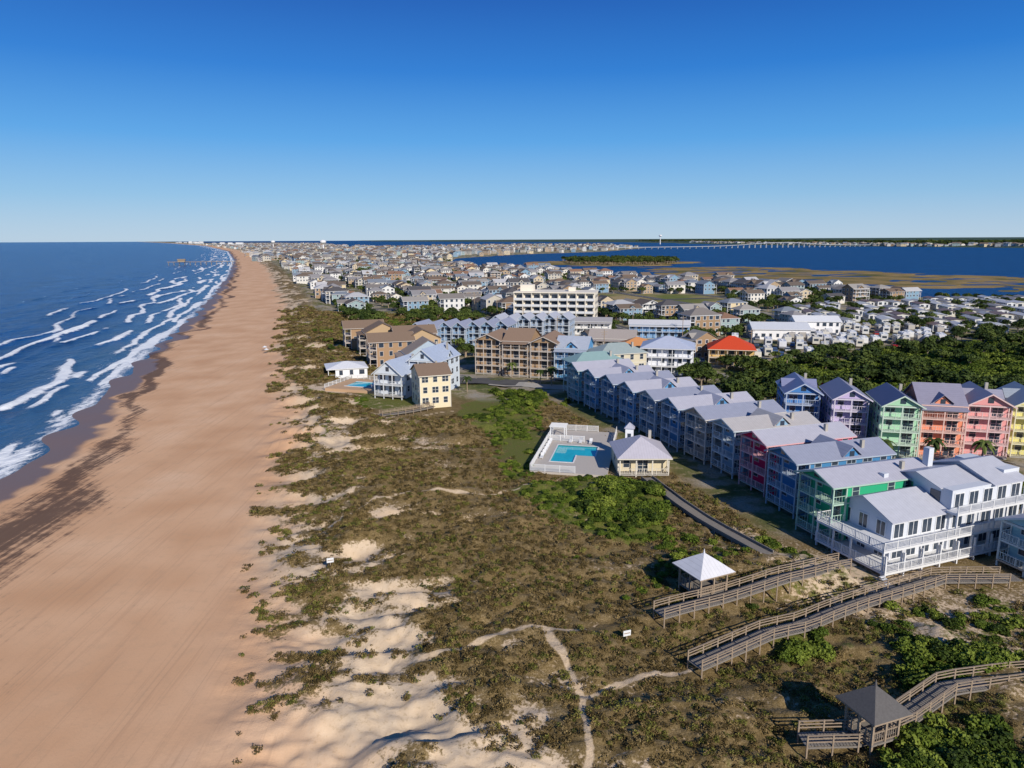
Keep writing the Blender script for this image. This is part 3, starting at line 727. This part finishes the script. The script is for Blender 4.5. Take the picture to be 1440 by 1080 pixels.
# ------------------------------------------------------------ mid buildings
H=house
CREAM=(.68,.60,.42);BRN=(.20,.14,.10);TAN=(.42,.30,.18)
H('beach_house',-18.5,168,20,CREAM,BRN,ax=-1,w=7.5,d=9,n=3,sh=2.6,base=.4,ridge='x',porch=0,pitch=.45)
H('beach_house',-31,180,-20,(.62,.67,.74),(.36,.42,.54),w=8,d=11,n=2,sh=2.9,base=.8,ridge='y',pitch=.8,cross=True)
H('beach_house',-22.5,184,-20,(.55,.62,.70),(.36,.42,.54),w=8,d=12,n=3,sh=2.8,base=.8,ridge='y',pitch=.75,cross=True)
H('beach_house',-30,197,-72,(.36,.44,.52),(.30,.24,.20),ax=-1,w=8,d=12,n=3,sh=2.8,base=.8,ridge='x',pitch=.6)
for i,(x,y) in enumerate(((-44,226),(-36,231),(-39,245),(-52,249),(-60,262))):
    H('shingled_beach_house',x,y,-72,TAN if i%2 else (.34,.22,.13),BRN,ax=-1,w=9,d=12,n=3,sh=2.7,base=.5,ridge='x' if i%2 else 'y',detail=1)
H('white_terrace_deck_house',-53,209,-72,(.75,.76,.78),(.70,.71,.74),w=10,d=9,n=1,sh=2.8,base=.4,hip=True,pitch=.25,detail=1)
for i in range(3): H('condo_building',-6+i*8.2-.8,212-i*3.2,-16,(.33,.22,.13),(.25,.17,.12),ax=-1,w=7.9,d=13,n=4,sh=2.55,base=.4,ridge='x' if i%2 else 'y',pitch=.45,detail=1,porch=1.8)
H('beach_house',17,202,-16,(.10,.30,.55),(.38,.42,.5),w=9,d=11,n=3,sh=2.9,base=.6,ridge='x',cross=True)
H('beach_house',17,183.5,-72,(.12,.42,.42),(.24,.36,.36),w=8,d=12,n=3,sh=2.7,base=.7,hip=True,pitch=.5)
H('beach_house',25,198,-72,(.55,.50,.38),(.30,.36,.36),w=9,d=12,n=3,sh=2.7,base=.7,hip=True,pitch=.5)
for i in range(7): H('blue_townhouse',-35+i*5.2,262+i*1.0-(i%2)*2,-16,(.22,.34,.50),BGY,w=5.1,d=11,n=3,sh=2.6,base=.4,ridge='y',pitch=.75,detail=1,porch=1.4)
for i in range(6): H('blue_townhouse',-6+i*5.4,285+i*1.2-(i%2)*2,-16,(.30,.38,.50),(.42,.44,.5),w=5.2,d=11,n=3,sh=2.6,base=.4,ridge='y',pitch=.75,detail=1,porch=1.4)
H('white_apartment_building',46,208,-14,(.72,.74,.80),(.44,.48,.60),w=15,d=12,n=3,sh=2.7,base=.3,hip=True,pitch=.4,detail=1,porch=1.6)
H('tan_motel',40,226,-14,(.55,.36,.18),(.58,.26,.10),ax=-1,w=13,d=10,n=2,sh=2.8,base=.2,hip=True,pitch=.45,detail=1)
H('red_roofed_house',70,224,-14,(.62,.42,.16),(.55,.06,.02),ax=-1,w=14,d=10,n=2,sh=2.7,base=.2,hip=True,pitch=.55,detail=1)
H('beach_house',35,247,-14,(.55,.50,.42),(.34,.30,.28),ax=-1,w=16,d=10,n=2,sh=2.8,base=.3,ridge='x',detail=1)
H('motel_building',60,288,-10,(.16,.32,.55),(.6,.6,.62),w=24,d=9,n=2,sh=2.8,base=.2,ridge='x',pitch=.3,detail=1,porch=1.5)
H('motel_building',32,300,-10,(.7,.7,.7),(.36,.35,.36),w=20,d=9,n=2,sh=2.8,base=.2,ridge='x',pitch=.3,detail=1,porch=1.5)
H('white_warehouse',108,283,-8,(.75,.75,.76),(.60,.62,.66),w=22,d=14,n=1,sh=4,base=.2,ridge='x',pitch=.3,detail=1,porch=0)
H('white_warehouse',128,296,-8,(.75,.75,.76),(.72,.73,.75),w=18,d=12,n=2,sh=2.8,base=.2,ridge='x',pitch=.3,detail=1,porch=0)
# hotel
HW=simple('hotel_stucco',(.74,.68,.58),.8,var=.05)
mb=MB(); W=38;D=15;n=5;sh=2.95
mb.box(-W/2,W/2,0,D,-.5,n*sh+.6,0); mb.box(-W/2-.2,W/2+.2,-1.9,D+.2,n*sh+.6,n*sh+1.1,0); mb.box(-17,-11,4,10,n*sh+1.1,n*sh+4,0); mb.box(6,9,5,9,n*sh+1.1,n*sh+3,0)
for lv in range(n):
    z=.3+lv*sh; mb.box(-W/2,W/2,-1.8,-.01,z-.22,z,3)
    mb.box(-W/2,W/2,-1.85,-1.75,z,z+.95,3)
    for i in range(9):
        a=-W/2+2.2+i*4.2; mb.box(a-1.3,a+1.3,-.06,.02,z+.05,z+2.2,2); mb.box(a-2.08,a-1.92,-1.74,-.01,z,z+sh-.22,0)
    for i in range(4): mb.box(-W/2-.06,-W/2+.02,2+i*3.4,3.4+i*3.4,z+.9,z+2.2,2); mb.box(W/2-.02,W/2+.06,2+i*3.4,3.4+i*3.4,z+.9,z+2.2,2)
for a in range(0,10): mb.box(-W/2+a*4.2-.1,-W/2+a*4.2+.1,-1.96,-1.86,0,n*sh+.6,0)
mb.split('hotel_building',[HW,HW,GLASS,WHITE],['walls','roof','windows','balconies'],(20,334,0),R(-12))
# ------------------------------------------------------------ town
def rndmat(name,cols,mul,rough=.8):
    m,g,b=newmat(name); r=g('ShaderNodeObjectInfo').outputs['Random']
    f=g.math('FRACT',g.math('MULTIPLY',r,mul)); k=len(cols)
    c=g.ramp(f,[(i/k,cc) for i,cc in enumerate(cols)],'CONSTANT')
    c=g.mix(g.math('MULTIPLY',g.noise(g('ShaderNodeTexCoord').outputs['Object'],1.2,4),.3),c,(.2,.18,.17),'MULTIPLY')
    setin(g,b,'Base Color',c); b.inputs['Roughness'].default_value=rough; b.inputs['Specular IOR Level'].default_value=.3; return m
TW=rndmat('town_walls',[(.70,.67,.62),(.55,.46,.33),(.66,.65,.62),(.34,.23,.14),(.50,.47,.41),(.20,.33,.46),(.66,.55,.36),(.40,.30,.20),(.70,.70,.70),(.30,.40,.42)],1.0)
TR=rndmat('town_roofs',[(.15,.12,.10),(.28,.27,.28),(.20,.14,.10),(.48,.48,.50),(.10,.095,.10),(.22,.20,.19),(.17,.13,.10),(.34,.32,.30),(.20,.23,.28),(.26,.15,.10)],7.31)
tm=[]
for (w,d,n_,rd,hp,pc,cr,pt) in ((9,11,2,'y',0,2,0,.5),(10,12,3,'y',0,2,1,.5),(11,9,2,'x',0,2,1,.5),(10,10,2,'x',1,2,0,.45),(8,12,2,'y',0,1.8,0,.6),(14,9,2,'x',0,1.6,0,.4),(10,11,3,'x',1,2,0,.5),(9,9,3,'x',0,2,1,.6)):
    tm.append(build_house(w,d,n_,sh=2.7,base=.6 if n_==3 else 2.2,ridge=rd,hip=bool(hp),porch=pc,cross=bool(cr),pitch=pt,detail=1).mesh('beach_house',[TW,TR,GLASS,WHITE,CONC]))
used=[(ob.location.x,ob.location.y) for ob in sc.objects if ob.type=='EMPTY']
STREET=[158,208,258,308,358,408,458]
cand=[]
yy=96.
while yy<1250:
    for st in ([108] if yy>400 else [])+STREET+[508,558,608]:
        for sdn,off in ((0,-15),(1,15)):
            cand.append((yy+random.uniform(-2,2),st+off+random.uniform(-2,2),sdn))
    if yy>400: cand.append((yy,84+random.uniform(-2,2),0))
    yy+=14.5 if yy<600 else 16
cy_=np.array([c[0] for c in cand]); ct=np.array([c[1] for c in cand]); cX=cx(cy_)+ct
sI=sdist(cX,cy_,ISLAND); bad=(sI<28)|(sdist(cX,cy_,FOREST)>-6)|(sdist(cX,cy_,RV)>-7)|(sdist(cX,cy_,MOB)>-4)|(sdist(cX,cy_,FIELD)>-5)|(sdist(cX,cy_,LAWN)>-3)
bad|=(cy_<195); bad|=(cy_<330)&(cX<24); bad|=((cy_%104)<9)&(cy_>330)
for i in range(len(cand)):
    x,y_=float(cX[i]),float(cy_[i])
    if bad[i] or random.random()<.2: continue
    if y_<330 and random.random()<.35: continue
    if any((x-a)**2+(y_-b_-4)**2<14.5**2 for a,b_ in used): continue
    if abs(x-20)<27 and abs(y_-340)<19: continue
    o=bpy.data.objects.new('beach_house',random.choice(tm)); sc.collection.objects.link(o)
    ang=math.atan2(float(cx(y_+5)-cx(y_-5)),10)
    zz=float(height(x,y_)); o.location=(x,y_,zz-.1); s=random.uniform(.75,1.1); o.scale=(s*random.uniform(.85,1.2),s,s*random.uniform(.75,1.0))
    o.rotation_euler[2]=-ang+(R(-90) if random.random()<.55 else random.choice((0,R(180),R(90))))
# distant town
n=6000; X=rng.uniform(-3200,700,n); Y=1250*(8500/1250)**rng.uniform(0,1,n)
T=X-cx(Y); ok=(T>50)&(sdist(X,Y,ISLAND)>15); X=X[ok];Y=Y[ok]; n=len(X)
hc=tmpl_coll('distant_house',tm)
s=rng.uniform(1.0,1.5,n)
scatter('distant_town',np.stack([X,Y,height(X,Y)],-1),np.stack([s,s,s*.95],-1),hc,8)
n=500; Y=2500+rng.uniform(0,1,n)**1.5*4500; X=np.interp(Y,[2500,2870,3600,5200,7000],[2900,2070,1750,1500,1650])+60+rng.uniform(0,100,n)
X2=rng.uniform(2070,4200,250); Y2=np.interp(X2,[2070,2900,9000],[2870,2500,1400])+90+rng.uniform(0,60,250)
X=np.concatenate([X,X2]);Y=np.concatenate([Y,Y2]);s=rng.uniform(1.,1.8,len(X))
scatter('far_shore_houses',np.stack([X,Y,np.full(len(X),-1.)],-1),np.stack([s*1.3,s*1.3,s],-1),hc,8)
# mobile homes
mbm=build_house(15,5,1,sh=2.7,base=.5,ridge='x',pitch=.2,porch=0,detail=1)
MW=rndmat('mobile_home_walls',[(.75,.75,.74),(.66,.64,.58),(.7,.72,.75)],3.0); MR=rndmat('mobile_home_roofs',[(.62,.62,.62),(.40,.40,.41),(.28,.26,.25),(.55,.55,.57),(.22,.15,.12)],5.0,.5)
mm_=mbm.mesh('mobile_home',[MW,MR,GLASS,WHITE,CONC])
xs=np.arange(120,400,8.2)
for i,x in enumerate(xs):
    for y_ in np.arange(290,480,20):
        x_=x+random.uniform(-1,1)+(y_-290)*-.25; 
        if sdist(np.array([x_]),np.array([y_]),MOB)[0]>2 and random.random()<.8:
            o=bpy.data.objects.new('mobile_home',mm_); sc.collection.objects.link(o); o.location=(x_,y_+random.uniform(-2,2),-.3 if y_<430 else -.6); o.rotation_euler[2]=R(78+random.uniform(-5,5)); o.scale=(random.uniform(.7,1.05),random.uniform(.85,1.3),random.uniform(.9,1.15))
# camper trailers
def rv():
    mb=MB(); prof=[(0,.6),(7.6,.6),(8.1,1.3),(7.7,2.9),(7.3,3.2),(.2,3.2),(0,3.0)]
    for s_ in (-1.25,1.25): mb.poly([(a,s_,c) for a,c in (prof if s_<0 else prof[::-1])],0)
    for i in range(len(prof)):
        a=prof[i];c=prof[(i+1)%len(prof)]; mb.poly([(c[0],-1.25,c[1]),(a[0],-1.25,a[1]),(a[0],1.25,a[1]),(c[0],1.25,c[1])],0)
    for s_ in (-1,1):
        for a,b_ in ((.8,2.0),(2.8,3.9),(5.6,6.9)): mb.box(a,b_,min(s_*1.24,s_*1.28),max(s_*1.24,s_*1.28),1.8,2.5,1)
        mb.box(4.4,5.1,min(s_*1.24,s_*1.27),max(s_*1.24,s_*1.27),.8,2.6,3); mb.box(.1,7.6,min(s_*1.24,s_*1.265),max(s_*1.24,s_*1.265),1.15,1.4,3)
        for xx in (2.6,3.6,6.6):
            i=len(mb.v)
            for k in range(12): a=k*math.pi/6; mb.v.append((xx+.38*math.cos(a),s_*1.27,.38+.38*math.sin(a)))
            mb.f.append(tuple(range(i,i+12)));mb.m.append(2)
    mb.box(-.03,.02,-.8,.8,1.7,2.5,1)
    mb.box(2.4,3.3,-.4,.4,3.2,3.5,0); mb.box(5.4,6,-.3,.3,3.2,3.42,0); mb.box(8,9,-.06,.06,.5,.62,2)
    return mb
RVM=rndmat('rv_paint',[(.72,.72,.71),(.62,.60,.54),(.66,.67,.70),(.45,.42,.38)],2.7,.4)
rvm=rv().mesh('camper_trailer',[RVM,GLASS,DARK,rndmat('rv_stripe',[(.2,.22,.3),(.4,.3,.2),(.5,.5,.5),(.3,.05,.04)],9.1)])
def car():
    mb=MB(); pr=[(-2.2,.35),(2.2,.35),(2.25,.75),(1.3,.95),(-2.1,1.0),(-2.25,.7)]
    gp=[(-1.9,1.0),(1.15,.96),(.45,1.48),(-1.5,1.5)]
    for p,hw,mi in ((pr,.88,0),(gp,.76,1)):
        for s_ in (-hw,hw): mb.poly([(a,s_,c) for a,c in (p if s_<0 else p[::-1])],mi)
        for i in range(len(p)):
            a=p[i];c=p[(i+1)%len(p)]; mb.poly([(c[0],-hw,c[1]),(a[0],-hw,a[1]),(a[0],hw,a[1]),(c[0],hw,c[1])],mi)
    mb.box(-1.45,.4,-.72,.72,1.5,1.54,0)
    for xx in (-1.4,1.4):
        for s_ in (-.9,.9):
            i=len(mb.v)
            for k in range(12): a=k*math.pi/6; mb.v.append((xx+.33*math.cos(a),s_,.33+.33*math.sin(a)))
            mb.f.append(tuple(range(i,i+12)));mb.m.append(2)
    return mb
CARM=rndmat('car_paint',[(.7,.7,.7),(.03,.03,.035),(.3,.31,.33),(.35,.02,.02),(.05,.1,.25),(.5,.5,.5)],4.3,.3)
carm=car().mesh('parked_car',[CARM,GLASS,DARK])
for r_ in range(9):
    for i in range(24):
        x_=78+i*4.9+r_*1.5; y_=238+r_*10.5+i*1.15
        if sdist(np.array([x_]),np.array([y_]),RV)[0]>-2 and random.random()<.88:
            if random.random()<.75: o=bpy.data.objects.new('camper_trailer',rvm)
            else: o=bpy.data.objects.new('parked_car',carm)
            sc.collection.objects.link(o); o.location=(x_,y_,.02); o.rotation_euler[2]=R(72+random.uniform(-4,4)+(180 if random.random()<.5 else 0))
# ------------------------------------------------------------ roads
ASP=simple('asphalt',(.085,.083,.085),.9,var=.25,scale=.4); LINE=simple('road_paint',(.75,.72,.6),.7)
def road(name,P,w,mat=ASP,lift=.06,line=True):
    A=np.array(P,float); seg=[];
    for a,b_ in zip(A[:-1],A[1:]):
        L=np.linalg.norm(b_-a); n=max(1,int(L/4)); 
        for i in range(n): seg.append(a+(b_-a)*i/n)
    seg.append(A[-1]); A=np.array(seg); tg=np.gradient(A,axis=0); tg/=np.linalg.norm(tg,axis=1)[:,None]; nn=np.stack([-tg[:,1],tg[:,0]],-1)
    mb=MB()
    def strip(o0,o1,lf,mi):
        a=A+nn*o0;b_=A+nn*o1; z=np.maximum(height(a[:,0],a[:,1]),height(b_[:,0],b_[:,1]))+lf
        for i in range(len(A)-1): mb.poly([(a[i][0],a[i][1],z[i]),(b_[i][0],b_[i][1],z[i]),(b_[i+1][0],b_[i+1][1],z[i+1]),(a[i+1][0],a[i+1][1],z[i+1])],mi)
    strip(w/2,-w/2,lift,0)
    if line: strip(.12,-.12,lift+.006,1)
    return mb.obj(name,[mat,LINE])
for i,st in enumerate([158,208,258,308,358]):
    ys=np.arange(96 if i==0 else 205,1200,10.); xs=cx(ys)+st; ok=sdist(xs,ys,ISLAND)>14
    if i in (2,3,4): ok&=(ys>330)
    road('street',list(zip(xs[ok],ys[ok])),7 if i else 6.5,lift=.05+.01*i)
for j,yc in enumerate(range(312,1200,104)):
    ts_=np.arange(90 if yc>400 else 130,360,10.); ys=np.full(len(ts_),yc+2.)+(ts_-100)*.28; xs=cx(ys)+ts_; ok=sdist(xs,ys,ISLAND)>14
    if ok.sum()>3: road('street',list(zip(xs[ok],ys[ok])),6,lift=.12,line=False)
road('driveway',[(-6,196),(8,193),(22,190),(40,184)],6,CONC,.05,False); road('driveway',[(-18,201),(4,196)],8,ASP,.06,False)
road('car_park',[(-2,228),(24,222)],12,ASP,.06,False)
for i in range(26):
    a=random.choice(((-2,228,24,222),(62,126,40,190),(30,235,60,232),(90,180,50,250)))
    u=random.random(); o=bpy.data.objects.new('parked_car',carm); sc.collection.objects.link(o)
    o.location=(a[0]+(a[2]-a[0])*u,a[1]+(a[3]-a[1])*u+random.choice((-2.4,2.4)),.12); o.rotation_euler[2]=R(random.choice((72,75,165)))
# town trees
n=30000; Y=150*(1500/150)**rng.uniform(0,1,n); T=rng.uniform(85,620,n); X=T+cx(Y)
dens=fbm(X/45,Y/45,3,501)
ok=(sdist(X,Y,ISLAND)>6)&(dens>.42)&(sdist(X,Y,RV)<-2)&((sdist(X,Y,MOB)<3)|(rng.uniform(0,1,n)<.5))&(sdist(X,Y,LAWN)<0)&((T>165)|(Y>240))&~((Y<200)&(T<165))&(rng.uniform(0,1,n)<.5)
for st in STREET+[108]: ok&=np.abs(T-st)>6
for a,b_ in used: ok&=np.hypot(X-a,Y-b_-5)>9
X=X[ok];Y=Y[ok]; s=rng.uniform(.6,1.5,len(X)); scatter('town_trees',np.stack([X,Y,height(X,Y)-.2],-1),scl3(s,.8),tree,4)
X=rng.uniform(100,300,500);Y=rng.uniform(1180,1420,500); ok=(height(X,Y)>-2.4); X=X[ok];Y=Y[ok]
scatter('islet_trees',np.stack([X,Y,height(X,Y)],-1),scl3(rng.uniform(1.2,2.4,len(X))),tree,4)
n=1800; Y=2500+rng.uniform(0,1,n)*7000; X=np.interp(Y,[2500,2870,3600,5200,7000,9500],[2900,2070,1750,1500,1650,1500])+rng.uniform(120,700,n)
X2=rng.uniform(2070,5000,1200); Y2=np.interp(X2,[2070,2900,9000],[2870,2500,1400])+130+rng.uniform(0,500,1200)
X=np.concatenate([X,X2]);Y=np.concatenate([Y,Y2])
scatter('distant_tree_line',np.stack([X,Y,height(X,Y)-4],-1),scl3(rng.uniform(5,9,len(X)),.5),tree,4)
# palms
PF=leafmat('palm_fronds',(.03,.05,.01),(.06,.09,.02),(.10,.13,.03))
mb=MB(); mb.cyl((0,0),.2,.14,-.2,5.2,8,1)
for i in range(16):
    a=i*2.4; dr=.2+.5*(i%3)/2; pv=None
    for k in range(6):
        r=k*.42; z=5.2+ .9*math.sin(k*.5+.3)*(1-dr)-dr*.09*k*k; w_=.34*math.sin((k+.6)/6*math.pi)+.05
        c=(r*math.cos(a),r*math.sin(a),z); l=(c[0]-w_*math.sin(a),c[1]+w_*math.cos(a),z-.14); q=(c[0]+w_*math.sin(a),c[1]-w_*math.cos(a),z-.14)
        if pv: mb.poly([pv[0],c,l,pv[1]],0); mb.poly([pv[0],pv[2],q,c],0)
        pv=(c,l,q)
pm=mb.mesh('palm_tree',[PF,WOOD])
for x,y_ in ((8,196),(11,194),(26,192),(30,188),(36,178),(52,152),(56,148),(74,120),(82,119),(92,118),(56,214),(30,214),(8,222),(64,118),(-12,186),(0,204),(84,214),(60,240)):
    o=bpy.data.objects.new('palm_tree',pm); sc.collection.objects.link(o); o.location=(x,y_,0); s=random.uniform(.65,1.05); o.scale=(s,s,s); o.rotation_euler[2]=random.random()*6
# utility poles
mb=MB(); mb.cyl((0,0),.16,.11,-.3,10,8,0); mb.box(-1.3,1.3,-.06,.06,9.0,9.15,0); mb.box(-.9,.9,-.06,.06,8.2,8.32,0)
for a in (-1.2,-.5,.5,1.2): mb.cyl((a,0),.05,.03,9.15,9.4,6,1)
um=mb.mesh('utility_pole',[WOOD,WHITE])
for st in (163,213):
    for y_ in range(240,700,42):
        x=float(cx(y_))+st
        o=bpy.data.objects.new('utility_pole',um); sc.collection.objects.link(o); o.location=(x,y_,float(height(x,y_))); o.rotation_euler[2]=R(18)
# water towers
def wtower(x,y,h,r):
    mb=MB(); mb.cyl((0,0),r*.32,r*.2,-3,h-r*.9,14,0,False)
    for i in range(8):
        a0=-1+i/4;a1=-1+(i+1)/4; f=lambda q:max(.02,math.sqrt(max(0,1-q*q)))
        mb.cyl((0,0),r*max(.2,f(a0)),r*f(a1) if i<7 else .05,h+a0*r*.7,h+a1*r*.7,16,0,i==7)
    mb.obj('water_tower',[WHITE],(x,y,0))
wtower(-745,2870,34,12); wtower(-1150,3500,34,10); wtower(1150,5600,62,12)
# high rises far away
mb=MB()
for i in range(16):
    yv=5000+i*600+random.uniform(-200,200); xv=float(cx(yv))+random.uniform(90,260); w_=random.uniform(14,28)
    mb.box(xv-w_,xv+w_,yv,yv+20,-2,random.uniform(16,34),0)
    for z in range(2,15,4): mb.box(xv-w_*.9,xv+w_*.9,yv-.4,yv-.01,z,z+1.6,1)
mb.obj('distant_resort_hotels',[WHITE,GLASS])
# bridge
mb=MB(); A=Vector((380,2950,0));B=Vector((1760,3560,0)); n=46; zz=lambda u:4+15*math.exp(-((u-.62)/.16)**2)
for i in range(n):
    u=i/n;v_=(i+1)/n; a=A.lerp(B,u);b_=A.lerp(B,v_); a.z=zz(u);b_.z=zz(v_); mb.beam(a,b_,12,1.4,0); mb.beam(a+Vector((0,-6,1.4)),b_+Vector((0,-6,1.4)),.5,1,0)
    for o_ in (-4,4): mb.box(a.x-1,a.x+1,a.y+o_-1,a.y+o_+1,-5,a.z,0)
    mb.box(a.x-1.2,a.x+1.2,a.y-6,a.y+6,a.z-1.3,a.z-.02,0)
mb.obj('causeway_bridge',[simple('pale_concrete',(.33,.35,.38),.8)])
# pier
mb=MB(); y0=1330; x0=float(cx(y0)); 
mb.box(-110,14,-3,3,2.2,2.7,0); mb.box(-96,-72,-7,7,2.7,3.0,0); mb.box(-92,-80,-4,4,3.0,6.2,0)
mb.poly([(-93,-5,6.2),(-79,-5,6.2),(-79,0,8),(-93,0,8)],0);mb.poly([(-93,0,8),(-79,0,8),(-79,5,6.2),(-93,5,6.2)],0)
for i in range(14):
    for s_ in (-2.4,2.4): mb.box(-108+i*9-.25,-108+i*9+.25,s_-.25,s_+.25,-7,2.2,0)
rail(mb,(-110,-2.9),(14,-2.9),2.7,1.1,0,0,4); rail(mb,(-110,2.9),(14,2.9),2.7,1.1,0,0,4)
mb.obj('fishing_pier',[WOOD],(x0,y0,0),R(16))
# dune signs
for x,y_ in ((-22.5,81.5),(11.4,65)):
    mb=MB(); z=float(height(x,y_)); mb.box(-.05,.05,-.05,.05,-.4,1.2,1); mb.box(-.42,.42,-.09,-.051,.65,1.25,0); mb.box(-.33,.33,-.1,-.092,.9,1.0,1)
    mb.obj('dune_sign',[WHITE,WOOD],(x,y_,z),R(20))
mb=MB(); mb.cyl((0,0),.03,.03,0,2.2,6,1); mb.cyl((0,0),1.2,.03,1.75,2.35,10,0); mb.cyl((0,0),1.19,.02,1.73,2.33,10,0,False)
for x,y_ in ((-91,261),(-94,268)):
    o=mb.obj('beach_umbrella',[WHITE,WOOD],(x,y_,float(height(x,y_)))); o.scale=(.75,.75,.85)
# docks
mb=MB()
for i in range(5):
    mb.box(i*38,i*38+1.6,-20,0,-2.2,-2.0,0); mb.box(i*38-8,i*38+8,-21.6,-20.01,-2.2,-2.0,0)
    for k in range(4): mb.box(i*38+.1,i*38+.4,-20+k*6,-19.7+k*6,-4,-1.4,0)
mb.obj('boat_docks',[WOODG],(60,1170,0),R(-5))
# ------------------------------------------------------------ light
SD=Vector((.47,-.88,0)).normalized(); el=R(29); SD=Vector((SD.x*math.cos(el),SD.y*math.cos(el),math.sin(el)))
l=bpy.data.lights.new('sun','SUN'); l.energy=5.0; l.angle=R(.5); l.color=(1,.92,.80)
lo=bpy.data.objects.new('sun',l); sc.collection.objects.link(lo); lo.rotation_euler=(-SD).to_track_quat('-Z','Y').to_euler()
w=bpy.data.worlds.new('World'); sc.world=w; w.use_nodes=True; nt=w.node_tree; nt.nodes.clear(); g=NT(nt)
tc=g('ShaderNodeTexCoord').outputs['Generated']
sk=g('ShaderNodeTexSky',sky_type='NISHITA'); sk.sun_disc=False; sk.sun_elevation=el; sk.sun_rotation=math.atan2(.47,-.88); sk.air_density=1.0; sk.dust_density=.6; sk.ozone_density=3.0
zc=g('ShaderNodeSeparateXYZ',{0:tc}).outputs[2]
grad=g.ramp(zc,[(0.0,(.50,.66,.82)),(.056,(.27,.53,.82)),(.127,(.085,.37,.82)),(.21,(.010,.20,.68)),(.29,(.001,.11,.50)),(.6,(.01,.085,.30)),(1.0,(.01,.07,.26))])
gs=g('ShaderNodeVectorMath',{0:grad,1:(8.6,8.6,8.6)},operation='MULTIPLY').outputs[0]
ns=g('ShaderNodeVectorMath',{0:sk.outputs[0],1:(.12,.12,.12)},operation='MULTIPLY').outputs[0]
hs=g('ShaderNodeVectorMath',{0:gs,1:ns},operation='ADD').outputs[0]
bg=g('ShaderNodeBackground',{'Color':hs,'Strength':.10}); o=g('ShaderNodeOutputWorld',{0:bg.outputs[0]})
cam=bpy.data.cameras.new('camera'); cam.lens=25; cam.sensor_width=36; cam.clip_end=120000; cam.clip_start=.5
co=bpy.data.objects.new('camera',cam); sc.collection.objects.link(co)
co.matrix_world=Matrix.Translation((0,0,40))@Matrix.Rotation(R(90-11.5),4,'X')@Matrix.Rotation(R(-.28),4,'Z')
sc.camera=co
sc.view_settings.view_transform='Standard'; sc.view_settings.look='None'; sc.view_settings.exposure=0
